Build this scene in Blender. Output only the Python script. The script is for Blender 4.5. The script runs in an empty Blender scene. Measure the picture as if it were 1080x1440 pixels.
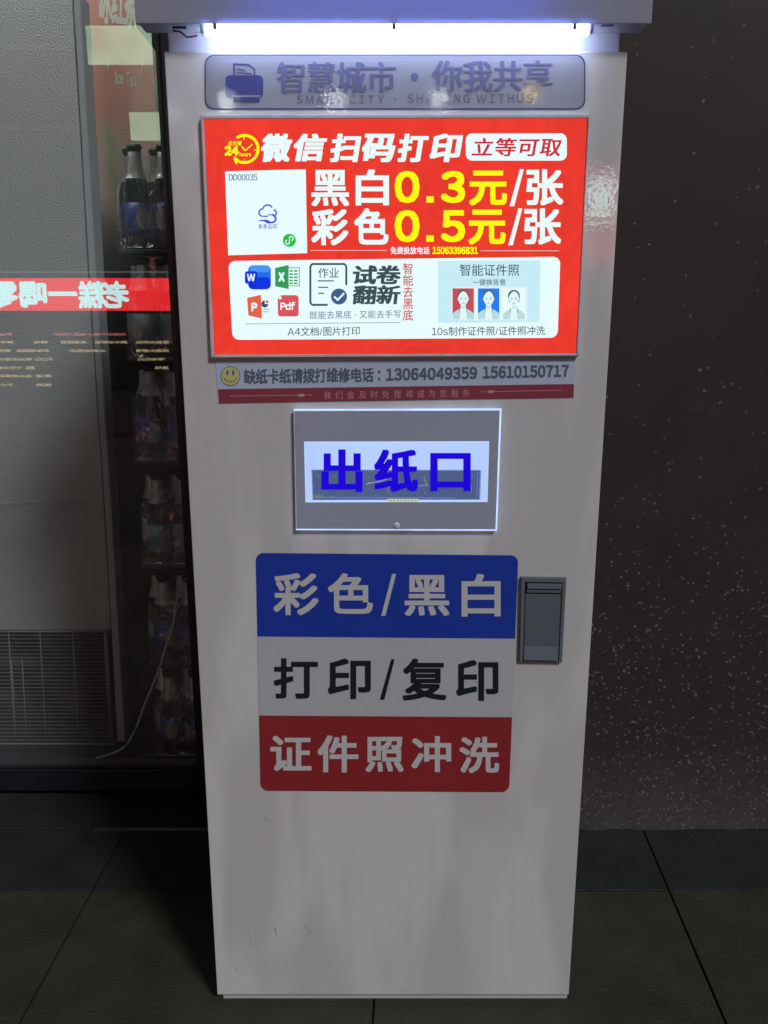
import bpy, bmesh, math, random
from mathutils import Vector, Matrix, noise
random.seed(7)
S = bpy.context.scene
COL = S.collection
R = math.radians

# ------------------------------------------------------------------ camera, sky, sun
CAMH = 1.167
PITCH = R(13.93)
FOC = 1202.0                      # focal length in photo pixels (1080 x 1440)
cam = bpy.data.cameras.new('camera')
camo = bpy.data.objects.new('camera', cam)
COL.objects.link(camo)
camo.location = (0, 0, CAMH)
camo.rotation_euler = (math.pi / 2 - PITCH, 0, 0)
cam.sensor_fit = 'VERTICAL'
cam.sensor_height = 36
cam.lens = 36 * FOC / 1440
cam.clip_start = 0.02
cam.clip_end = 300
S.camera = camo

SUN_EL, SUN_AZ = R(43), R(38)     # weak street light level, from behind the camera and to the right
w = bpy.data.worlds.new('World')
S.world = w
w.use_nodes = True
nt = w.node_tree
sky = nt.nodes.new('ShaderNodeTexSky')
sky.sky_type = 'NISHITA'
sky.sun_disc = False
sky.sun_elevation = SUN_EL
sky.sun_rotation = math.pi - SUN_AZ
sky.dust_density = 4
nt.links.new(sky.outputs[0], nt.nodes['Background'].inputs[0])
nt.nodes['Background'].inputs[1].default_value = 0.0028
sl = bpy.data.lights.new('sun', 'SUN')
sl.energy = 1.86
sl.angle = R(11)
sl.color = (0.90, 0.955, 1.0)
so = bpy.data.objects.new('sun', sl)
COL.objects.link(so)
so.rotation_euler = (math.pi / 2 - SUN_EL, 0, SUN_AZ)
so.location = (0, -4, 4)
S.view_settings.view_transform = 'Standard'
S.view_settings.look = 'None'
S.view_settings.exposure = 0
S.view_settings.gamma = 1
S.render.engine = 'CYCLES'
S.cycles.max_bounces = 8
S.cycles.transparent_max_bounces = 24

# ------------------------------------------------------------------ measuring helpers
CT, ST = math.cos(PITCH), math.sin(PITCH)

def P(px, py, Y):
    """point of the plane y = Y that was measured at photo pixel (px, py)"""
    v = py - 720
    k = Y / (FOC * CT - v * ST)
    return Vector(((px - 540) * k, Y, CAMH - (FOC * ST + v * CT) * k))

def G(px, py, z=0.0):
    v = py - 720
    k = (CAMH - z) / (FOC * ST + v * CT)
    return Vector(((px - 540) * k, (FOC * CT - v * ST) * k, z))

# ------------------------------------------------------------------ materials
def mat(name, col=(.5, .5, .5), rough=.5, metal=0., spec=.5, coat=0., coat_rough=.05,
        var=0., vscale=8., bump=0., bscale=200., detail=4, rvar=0., cbump=0., cbscale=60.):
    m = bpy.data.materials.new(name)
    m.use_nodes = True
    n, l = m.node_tree.nodes, m.node_tree.links
    b = n['Principled BSDF']
    b.inputs['Base Color'].default_value = (*col, 1)
    b.inputs['Roughness'].default_value = rough
    b.inputs['Metallic'].default_value = metal
    b.inputs['Specular IOR Level'].default_value = spec
    b.inputs['Coat Weight'].default_value = coat
    b.inputs['Coat Roughness'].default_value = coat_rough
    tc = n.new('ShaderNodeTexCoord')
    if var:
        t = n.new('ShaderNodeTexNoise'); t.inputs['Scale'].default_value = vscale; t.inputs['Detail'].default_value = detail
        l.new(tc.outputs['Object'], t.inputs[0])
        mx = n.new('ShaderNodeMix'); mx.data_type = 'RGBA'
        l.new(t.outputs[0], mx.inputs[0])
        mx.inputs[6].default_value = (*[c * (1 - var) for c in col], 1)
        mx.inputs[7].default_value = (*[min(1, c * (1 + var)) for c in col], 1)
        l.new(mx.outputs[2], b.inputs['Base Color'])
        if rvar:
            mr = n.new('ShaderNodeMapRange'); l.new(t.outputs[0], mr.inputs[0])
            mr.inputs[3].default_value = max(0, rough - rvar); mr.inputs[4].default_value = min(1, rough + rvar)
            l.new(mr.outputs[0], b.inputs['Roughness'])
    if bump:
        t = n.new('ShaderNodeTexNoise'); t.inputs['Scale'].default_value = bscale; t.inputs['Detail'].default_value = 3
        l.new(tc.outputs['Object'], t.inputs[0])
        bp = n.new('ShaderNodeBump'); bp.inputs['Strength'].default_value = bump; bp.inputs['Distance'].default_value = .002
        l.new(t.outputs[0], bp.inputs['Height']); l.new(bp.outputs[0], b.inputs['Normal'])
    if cbump:
        t = n.new('ShaderNodeTexNoise'); t.inputs['Scale'].default_value = cbscale; t.inputs['Detail'].default_value = 3
        l.new(tc.outputs['Object'], t.inputs[0])
        bp = n.new('ShaderNodeBump'); bp.inputs['Strength'].default_value = cbump; bp.inputs['Distance'].default_value = .002
        l.new(t.outputs[0], bp.inputs['Height']); l.new(bp.outputs[0], b.inputs['Coat Normal'])
    return m

def emit(name, col, strength=1., var=0., scale=6., rings=0.):
    m = bpy.data.materials.new(name)
    m.use_nodes = True
    n, l = m.node_tree.nodes, m.node_tree.links
    b = n['Principled BSDF']
    b.inputs['Base Color'].default_value = (.005, .005, .005, 1)
    b.inputs['Roughness'].default_value = .35
    b.inputs['Specular IOR Level'].default_value = .12
    b.inputs['Emission Color'].default_value = (*col, 1)
    b.inputs['Emission Strength'].default_value = strength
    if var:
        tc = n.new('ShaderNodeTexCoord')
        t = n.new('ShaderNodeTexNoise'); t.inputs['Scale'].default_value = scale; t.inputs['Detail'].default_value = 2
        l.new(tc.outputs['Object'], t.inputs[0])
        mr = n.new('ShaderNodeMapRange'); l.new(t.outputs[0], mr.inputs[0])
        mr.inputs[3].default_value = strength * (1 - var); mr.inputs[4].default_value = strength * (1 + var)
        out = mr.outputs[0]
        if rings:                                   # fine contour-like creases of the backlit film
            mu = n.new('ShaderNodeMath'); mu.operation = 'MULTIPLY'; mu.inputs[1].default_value = 60
            l.new(t.outputs[0], mu.inputs[0])
            sn = n.new('ShaderNodeMath'); sn.operation = 'SINE'; l.new(mu.outputs[0], sn.inputs[0])
            pw = n.new('ShaderNodeMath'); pw.operation = 'MULTIPLY_ADD'; pw.inputs[1].default_value = rings * strength
            l.new(sn.outputs[0], pw.inputs[0]); l.new(out, pw.inputs[2]); out = pw.outputs[0]
        l.new(out, b.inputs['Emission Strength'])
    return m

def srgb(r, g, b):
    f = lambda c: (c / 255 / 12.92) if c <= 10 else ((c / 255 + .055) / 1.055) ** 2.4
    return (f(r), f(g), f(b))

M = {}
# painted sheet steel of the kiosk, with soft reflections painted in as vertical streaks and handling dirt
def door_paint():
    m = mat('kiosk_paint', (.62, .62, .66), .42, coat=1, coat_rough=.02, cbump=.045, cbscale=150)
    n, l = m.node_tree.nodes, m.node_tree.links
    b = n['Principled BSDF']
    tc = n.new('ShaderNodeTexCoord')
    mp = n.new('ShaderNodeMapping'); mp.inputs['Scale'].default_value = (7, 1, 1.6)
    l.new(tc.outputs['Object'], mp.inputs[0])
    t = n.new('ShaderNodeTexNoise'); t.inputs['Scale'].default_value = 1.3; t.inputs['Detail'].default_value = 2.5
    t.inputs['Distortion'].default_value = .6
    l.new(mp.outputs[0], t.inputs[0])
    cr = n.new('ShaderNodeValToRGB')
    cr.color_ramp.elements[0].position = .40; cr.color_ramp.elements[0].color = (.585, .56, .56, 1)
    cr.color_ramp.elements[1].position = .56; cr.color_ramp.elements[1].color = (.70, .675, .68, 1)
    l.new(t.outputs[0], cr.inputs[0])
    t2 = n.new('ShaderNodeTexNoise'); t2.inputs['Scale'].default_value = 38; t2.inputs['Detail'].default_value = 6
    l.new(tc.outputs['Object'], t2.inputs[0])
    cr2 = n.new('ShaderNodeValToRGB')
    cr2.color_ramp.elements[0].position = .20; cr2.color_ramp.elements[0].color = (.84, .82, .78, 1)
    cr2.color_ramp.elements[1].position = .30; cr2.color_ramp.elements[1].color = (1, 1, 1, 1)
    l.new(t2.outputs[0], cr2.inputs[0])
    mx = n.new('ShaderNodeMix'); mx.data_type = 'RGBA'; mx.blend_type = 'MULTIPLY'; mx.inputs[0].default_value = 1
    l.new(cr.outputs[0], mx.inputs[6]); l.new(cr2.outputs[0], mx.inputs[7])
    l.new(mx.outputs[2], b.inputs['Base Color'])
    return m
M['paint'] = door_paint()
M['hood'] = mat('hood_paint', (.52, .52, .55), .4, coat=.3, var=.04, vscale=5)
def hood_face():
    """hood front made translucent; an added inner tube stands in for blue lens bloom"""
    m = mat('translucent_hood_front', (.46, .46, .49), .35, coat=.3)
    n, l = m.node_tree.nodes, m.node_tree.links
    tr = n.new('ShaderNodeBsdfTranslucent'); tr.inputs[0].default_value = (.55, .62, 1, 1)
    ms = n.new('ShaderNodeMixShader'); ms.inputs[0].default_value = .35
    l.new(n['Principled BSDF'].outputs[0], ms.inputs[1]); l.new(tr.outputs[0], ms.inputs[2])
    l.new(ms.outputs[0], n['Material Output'].inputs[0])
    return m
M['hood_face'] = hood_face()
M['tube'] = emit('led_tube_glow', (.52, .63, 1.0), 24)
M['added_inner_tube'] = emit('added_blue_glow', (.14, .30, 1.0), 9)  # glow of the tube added behind the hood front
M['steel'] = mat('worn_steel', (.45, .45, .47), .35, metal=1, var=.2, vscale=60)
M['dark'] = mat('black_plastic', (.015, .015, .018), .4)
M['wire_red'] = mat('red_brown_wire', (.12, .03, .03), .45)
M['wire_blk'] = mat('black_wire', (.02, .02, .025), .45)
# printing on the door
M['ink_navy'] = mat('navy_ink', (.075, .085, .29), .4, coat=1, coat_rough=.012, cbump=.017, cbscale=300)
M['ink_fade'] = mat('faded_navy_ink', (.165, .175, .33), .4, coat=1, coat_rough=.012, cbump=.017, cbscale=300)
M['ink_grey'] = mat('grey_ink', (.17, .18, .28), .4, coat=1, coat_rough=.012, cbump=.017, cbscale=300)
M['film'] = mat('clear_film_over_print', (.36, .37, .43), .35, coat=1, coat_rough=.012, cbump=.017, cbscale=300, var=.03, vscale=6)
M['st_blue'] = mat('blue_vinyl', (.012, .045, .39), .42, var=.08, vscale=9)
M['st_white'] = mat('white_vinyl', (.50, .50, .52), .4, var=.03, vscale=7)
M['st_red'] = mat('red_vinyl', (.30, .022, .026), .42, var=.08, vscale=9)
M['st_print'] = mat('white_print', (.60, .58, .59), .45)
M['st_black'] = mat('blue_black_print', (.008, .014, .022), .45)
M['strip'] = mat('grey_white_strip', (.50, .56, .72), .4, coat=.3, var=.05, vscale=6)
M['strip_red'] = mat('dull_red_strip', (.27, .040, .065), .45, var=.08, vscale=9)
M['strip_ink'] = mat('slate_ink', (.10, .13, .18), .5)
M['strip_txt'] = mat('pale_pink_ink', (.55, .30, .33), .5)
M['yellow'] = mat('yellow_print', (.62, .56, .22), .5)
# backlit film colours
M['e_red'] = emit('backlit_red_film', srgb(238, 58, 45), .97, var=.14, scale=9, rings=.04)
M['e_white'] = emit('backlit_white_film', srgb(232, 253, 255), 1.0)
M['e_yel'] = emit('backlit_yellow_film', srgb(255, 250, 10), 1.0)
M['e_redtxt'] = emit('backlit_red_ink', srgb(205, 45, 60), 1.0)
M['e_slate'] = emit('backlit_slate_ink', srgb(52, 78, 100), 1.0)
M['e_dark'] = emit('backlit_dark_ink', srgb(58, 80, 88), 1.0)
M['e_navy'] = emit('backlit_navy_ink', srgb(66, 92, 140), 1.0)
M['e_line'] = emit('backlit_thin_line', srgb(130, 140, 165), 1.0)
M['e_pale'] = emit('backlit_pale_blue', srgb(200, 236, 246), 1.0)
M['e_cloud'] = emit('backlit_cloud_blue', srgb(70, 90, 215), 1.0)
M['e_green'] = emit('backlit_green', srgb(35, 190, 60), 1.0)
M['e_xls'] = emit('backlit_sheet_green', srgb(50, 155, 85), 1.0)
M['e_ppt'] = emit('backlit_orange', srgb(228, 98, 72), 1.0)
M['e_pdf'] = emit('backlit_rose', srgb(218, 84, 92), 1.0)
M['e_w1'] = emit('backlit_sky_blue', srgb(70, 150, 240), 1.0)
M['e_w2'] = emit('backlit_mid_blue', srgb(30, 105, 235), 1.0)
M['e_w3'] = emit('backlit_deep_blue', srgb(10, 50, 225), 1.0)
M['e_idred'] = emit('backlit_id_red', srgb(200, 75, 90), 1.0)
M['e_idblue'] = emit('backlit_id_blue', srgb(30, 125, 240), 1.0)
M['e_skin'] = emit('backlit_skin', srgb(225, 247, 246), 1.0)
M['e_skin2'] = emit('backlit_skin_shade', srgb(198, 226, 226), 1.0)
M['e_hair'] = emit('backlit_hair', srgb(84, 100, 108), 1.0)
M['e_suit'] = emit('backlit_suit', srgb(182, 220, 224), 1.0)
M['e_redbord'] = emit('backlit_red_edge', srgb(150, 30, 35), .8)

# ------------------------------------------------------------------ object helpers
def props(o, label=None, cat=None, group=None, kind=None):
    if label: o['label'] = label
    if cat: o['category'] = cat
    if group: o['group'] = group
    if kind: o['kind'] = kind
    return o

def empty(name, loc, label, cat, group=None):
    o = bpy.data.objects.new(name, None)
    o.empty_display_size = .05
    COL.objects.link(o); o.location = loc
    return props(o, label, cat, group)

bpy.context.view_layer.update()
def link(name, me, parent=None, label=None):
    o = bpy.data.objects.new(name, me)
    COL.objects.link(o)
    if parent is not None:
        o.parent = parent
        # meshes are written in world coordinates; undo the parents' offsets
        off = Vector(); p = parent
        while p is not None:
            off += p.location; p = p.parent
        o.location = -off
    if label: o['label'] = label
    return o

def from_bm(name, bm, mats, parent=None, label=None, smooth=False):
    me = bpy.data.meshes.new(name)
    bm.normal_update()
    bm.to_mesh(me); bm.free()
    for m in (mats if isinstance(mats, (list, tuple)) else [mats]):
        me.materials.append(m)
    if smooth:
        for p in me.polygons: p.use_smooth = True
    return link(name, me, parent, label)

def bm_box(bm, x0, x1, y0, y1, z0, z1, bev=0., mi=0):
    vs = [bm.verts.new((x, y, z)) for z in (z0, z1) for y in (y0, y1) for x in (x0, x1)]
    fs = [bm.faces.new([vs[i] for i in q]) for q in ((0, 2, 3, 1), (4, 5, 7, 6), (0, 1, 5, 4), (2, 6, 7, 3), (0, 4, 6, 2), (1, 3, 7, 5))]
    for f in fs: f.material_index = mi
    if bev:
        r = bmesh.ops.bevel(bm, geom=list({e for f in fs for e in f.edges}), offset=bev, segments=2, affect='EDGES', profile=.5)
        for f in r['faces']: f.material_index = mi

def box(name, x0, x1, y0, y1, z0, z1, m, parent=None, bev=0., label=None):
    bm = bmesh.new()
    bm_box(bm, x0, x1, y0, y1, z0, z1, bev)
    return from_bm(name, bm, m, parent, label)

def bm_prism(bm, front, depth, mi=0, bev=0):
    """closed outline (list of Vector in one y-plane) given thickness to the back"""
    a = [bm.verts.new(p) for p in front]
    b = [bm.verts.new((p[0], p[1] + depth, p[2])) for p in front]
    n = len(a)
    fs = [bm.faces.new(a), bm.faces.new(b[::-1])]
    for i in range(n):
        fs.append(bm.faces.new((a[i], b[i], b[(i + 1) % n], a[(i + 1) % n])))
    for f in fs: f.material_index = mi
    bmesh.ops.recalc_face_normals(bm, faces=fs)
    if bev:
        r = bmesh.ops.bevel(bm, geom=list(fs[0].edges), offset=bev, segments=2, affect='EDGES')
        for f in r['faces']: f.material_index = mi

def tube_bm(bm, pts, r, seg=8, mi=0):
    rings = []
    for i, p in enumerate(pts):
        p = Vector(p)
        d = (Vector(pts[min(i + 1, len(pts) - 1)]) - Vector(pts[max(i - 1, 0)])).normalized()
        u = d.orthogonal().normalized() if abs(d.z) < .9 else d.cross(Vector((0, 1, 0))).normalized()
        v = d.cross(u)
        rings.append([bm.verts.new(p + (u * math.cos(2 * math.pi * k / seg) + v * math.sin(2 * math.pi * k / seg)) * r) for k in range(seg)])
    for a, b in zip(rings, rings[1:]):
        for k in range(seg):
            f = bm.faces.new((a[k], a[(k + 1) % seg], b[(k + 1) % seg], b[k])); f.material_index = mi; f.smooth = True
    for e in (rings[0][::-1], rings[-1]):
        f = bm.faces.new(e); f.material_index = mi

def tube(name, pts, r, m, parent=None, seg=8, label=None):
    bm = bmesh.new(); tube_bm(bm, pts, r, seg)
    return from_bm(name, bm, m, parent, label)

def lathe_bm(bm, prof, cx, cy, z0, seg=20, mi=0):
    rings = []
    for r, z in prof:
        rings.append([bm.verts.new((cx + r * math.cos(2 * math.pi * k / seg), cy + r * math.sin(2 * math.pi * k / seg), z0 + z)) for k in range(seg)])
    for a, b in zip(rings, rings[1:]):
        for k in range(seg):
            f = bm.faces.new((a[k], a[(k + 1) % seg], b[(k + 1) % seg], b[k])); f.material_index = mi; f.smooth = True
    for e in (rings[0][::-1], rings[-1]):
        bm.faces.new(e).material_index = mi

# flat print: polygons measured in photo pixels on a plane y = Y
def rr(x0, y0, x1, y1, r=0, seg=5, corners=None):
    """rounded rectangle; corners = 4 px corners TL TR BR BL for a warped one"""
    pts = []
    w_, h_ = x1 - x0, y1 - y0
    r = min(r, w_ / 2, h_ / 2)
    if r <= 0: pts = [(x0, y0), (x1, y0), (x1, y1), (x0, y1)]
    else:
        for cx, cy, a0 in ((x0 + r, y0 + r, 180), (x1 - r, y0 + r, 270), (x1 - r, y1 - r, 0), (x0 + r, y1 - r, 90)):
            for k in range(seg + 1):
                a = R(a0 + 90 * k / seg)
                pts.append((cx + r * math.cos(a), cy + r * math.sin(a)))
    if corners:
        return [bil(corners, (x - x0) / w_, (y - y0) / h_) for x, y in pts]
    return pts

def bil(c, u, v):
    (ax, ay), (bx, by), (cx, cy), (dx, dy) = c
    return ((ax * (1 - u) + bx * u) * (1 - v) + (dx * (1 - u) + cx * u) * v,
            (ay * (1 - u) + by * u) * (1 - v) + (dy * (1 - u) + cy * u) * v)

def circ(cx, cy, r, a0=0, a1=360, n=24):
    return [(cx + r * math.cos(R(a0 + (a1 - a0) * k / n)), cy + r * math.sin(R(a0 + (a1 - a0) * k / n))) for k in range(n if a1 - a0 == 360 else n + 1)]

def ring(cx, cy, ro, ri, a0=0, a1=360, n=28):
    """list of quads"""
    q = []
    for k in range(n):
        a, b = R(a0 + (a1 - a0) * k / n), R(a0 + (a1 - a0) * (k + 1) / n)
        q.append([(cx + ro * math.cos(a), cy + ro * math.sin(a)), (cx + ro * math.cos(b), cy + ro * math.sin(b)),
                  (cx + ri * math.cos(b), cy + ri * math.sin(b)), (cx + ri * math.cos(a), cy + ri * math.sin(a))])
    return q

def outline(poly, wd):
    """quads following a closed outline, wd px wide inwards"""
    cx = sum(p[0] for p in poly) / len(poly); cy = sum(p[1] for p in poly) / len(poly)
    X0, X1 = min(p[0] for p in poly), max(p[0] for p in poly)
    Y0, Y1 = min(p[1] for p in poly), max(p[1] for p in poly)
    sx, sy = 1 - 2 * wd / (X1 - X0), 1 - 2 * wd / (Y1 - Y0)
    inn = [(cx + (x - cx) * sx, cy + (y - cy) * sy) for x, y in poly]
    n = len(poly)
    return [[poly[i], poly[(i + 1) % n], inn[(i + 1) % n], inn[i]] for i in range(n)]

def line(x0, y0, x1, y1, wd):
    d = Vector((x1 - x0, y1 - y0)).normalized() * wd / 2
    return [(x0 - d.y, y0 + d.x), (x1 - d.y, y1 + d.x), (x1 + d.y, y1 - d.x), (x0 + d.y, y0 - d.x)]

LAY = 0.00015
def art(name, items, Y, parent, label=None):
    """one flat print; items = (polygon or list of polygons, material, layer)"""
    vs, fs, mi, mats = [], [], [], []
    for polys, m, lay in items:
        if isinstance(polys[0][0], (int, float)): polys = [polys]
        if m not in mats: mats.append(m)
        for poly in polys:
            base = len(vs)
            vs += [P(x, y, Y)[:1] + (Y - lay * LAY,) + P(x, y, Y)[2:] if False else (P(x, y, Y).x, Y - lay * LAY, P(x, y, Y).z) for x, y in poly]
            area = sum(poly[i][0] * poly[(i + 1) % len(poly)][1] - poly[(i + 1) % len(poly)][0] * poly[i][1] for i in range(len(poly)))
            idx = list(range(base, base + len(poly)))
            fs.append(idx[::-1] if area > 0 else idx)
            mi.append(mats.index(m))
    me = bpy.data.meshes.new(name)
    me.from_pydata(vs, [], fs)
    for m in mats: me.materials.append(m)
    for p, i in zip(me.polygons, mi): p.material_index = i
    return link(name, me, parent, label)

# ------------------------------------------------------------------ lettering
_gl = {}
FULL = {c: chr(ord(c) + 0xFEE0) for c in map(chr, range(33, 127))}
def load_glyphs(chars):
    made = []
    for c in chars:
        if c in _gl or c == ' ': continue
        cu = bpy.data.curves.new('g', 'FONT'); cu.body = c; cu.resolution_u = 3
        o = bpy.data.objects.new('g', cu); COL.objects.link(o); made.append((c, o, cu)); _gl[c] = None
    bpy.context.view_layer.update()
    dg = bpy.context.evaluated_depsgraph_get()
    for c, o, cu in made:
        me = bpy.data.meshes.new_from_object(o.evaluated_get(dg))
        v = [(p.co.x, p.co.y) for p in me.vertices]
        f = [tuple(p.vertices) for p in me.polygons]
        _gl[c] = (v, f, min(p[0] for p in v), max(p[0] for p in v), min(p[1] for p in v), max(p[1] for p in v))
        bpy.data.objects.remove(o); bpy.data.curves.remove(cu); bpy.data.meshes.remove(me)

def glyph_text(s, gap=.08, latin=True):
    """layout in em units -> list of (verts, faces)"""
    s = ''.join(FULL.get(c, c) if latin and ord(c) < 127 and c != '/' else c for c in s)
    load_glyphs(s)
    x, out = 0, []
    prev_cjk = None
    for c in s:
        if c in ' \u3000': x += .35; continue
        v, f, a, b, lo, hi = _gl[c]
        cjk = ord(c) >= 0x2E80 and not (0xFF00 <= ord(c) <= 0xFF5E)
        if c == '一': a, b = a - .0, b
        if cjk:
            cx = x - 0.04; adv = 1.0 + gap - .08
        else:
            cx = x - a; adv = (b - a) + gap
        out.append(([(p[0] + cx, p[1]) for p in v], f)); x += adv
    return out

def text(s, box_, Y, m, parent, bold=.0, boldx=None, lay=2, gap=.08, shear=0., name='lettering', label=None, vertical=False, mirror=False, depth_step=.012e-3, latin=True):
    """print s so that its ink fills box_ (x0,y0,x1,y1 or four px corners) on plane y = Y"""
    if vertical:
        gl = []
        for i, c in enumerate(s):
            g = glyph_text(c)[0]; gl.append(([(p[0], p[1] - i * (1 + gap - .08)) for p in g[0]], g[1]))
    else:
        gl = glyph_text(s, gap, latin)
    bx = bold if boldx is None else boldx
    gl = [([(p[0] + p[1] * shear, p[1]) for p in v], f) for v, f in gl]
    allv = [p for v, f in gl for p in v]
    x0, x1 = min(p[0] for p in allv) - bx, max(p[0] for p in allv) + bx
    y0, y1 = min(p[1] for p in allv) - bold, max(p[1] for p in allv) + bold
    if x1 - x0 < 1e-6 or y1 - y0 < 1e-6: return
    if len(box_) == 4 and isinstance(box_[0], (int, float)):
        a, b, c, d = box_; C4 = ((a, b), (c, b), (c, d), (a, d))
    else: C4 = box_
    if bold or bx:
        offs = [(0, 0)] + [(bx * cx_, bold * cy_) for cx_, cy_ in ((1, 0), (-1, 0), (0, 1), (0, -1), (1, 1), (-1, 1), (1, -1), (-1, -1))]
        if bold == 0: offs = [(bx * k, 0) for k in (-1, -.5, 0, .5, 1)]
    else: offs = [(0, 0)]
    vs, fs = [], []
    for k, (ox, oy) in enumerate(offs):
        for v, f in gl:
            base = len(vs)
            for p in v:
                u = (p[0] + ox - x0) / (x1 - x0)
                if mirror: u = 1 - u
                px, py = bil(C4, u, 1 - (p[1] + oy - y0) / (y1 - y0))
                q = P(px, py, Y)
                vs.append((q.x, Y - lay * LAY - k * depth_step, q.z))
            fs += [tuple(base + i for i in t) for t in f]
    me = bpy.data.meshes.new(name)
    me.from_pydata(vs, [], fs)
    me.materials.append(m)
    return link(name, me, parent, label)

# ------------------------------------------------------------------ the ground
WALL_Y = 1.708
GLASS_Y = 1.87
def stone(name, col, rough, var, bump, speck=0):
    m = mat(name, col, rough, var=var, vscale=11, bump=bump, bscale=130, detail=10, rvar=.16)
    return m
M['tile_a'] = stone('olive_grey_stone', (.030, .0275, .0165), .66, .50, 1.0)
M['tile_b'] = stone('blue_grey_stone', (.0145, .0145, .0145), .62, .45, .9)
M['grout'] = mat('dark_joint', (.008, .008, .008), .9)
M['earth'] = mat('ground_base', (.03, .03, .028), .9, var=.2)
g = box('ground', -20, 20, -20, 20, -.3, -.012, M['earth']); props(g, kind='structure')
pav = empty('pavement', (0, 1.2, 0), None, None); pav['kind'] = 'structure'
box('joint_bed', -2.0, 2.0, -.9, 1.85, -.011, -.006, M['grout'], pav)
xs = [-.597 + .5877 * k for k in range(-2, 5)]
rng = random.Random(3)
for r_, (ya, yb) in enumerate(((1.504, WALL_Y + .003), (.9165, 1.504), (.329, .9165), (-.2585, .329))):
    for i in range(len(xs) - 1):
        gpx = .0016
        dz = rng.uniform(-.0012, .0012)
        bm = bmesh.new()
        bm_box(bm, xs[i] + gpx, xs[i + 1] - gpx, ya + gpx, yb - gpx, -.006, dz, bev=.0015)
        for v_ in bm.verts: v_.co.x += .036 * (v_.co.y - 1.45)      # the joints run slightly askew to the wall
        from_bm('paving_tile', bm, M['tile_b'] if r_ == 0 else M['tile_a'], pav)
# brownish sill stone in the shop recess
box('sill_stone', -1.9, -.2, WALL_Y + .004, 1.856, -.006, .002, M['tile_b'], pav, bev=.0015)
box('metal_strip', -.66, -.2, WALL_Y - .001, WALL_Y + .0035, -.004, .0035, M['steel'], pav)

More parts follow.
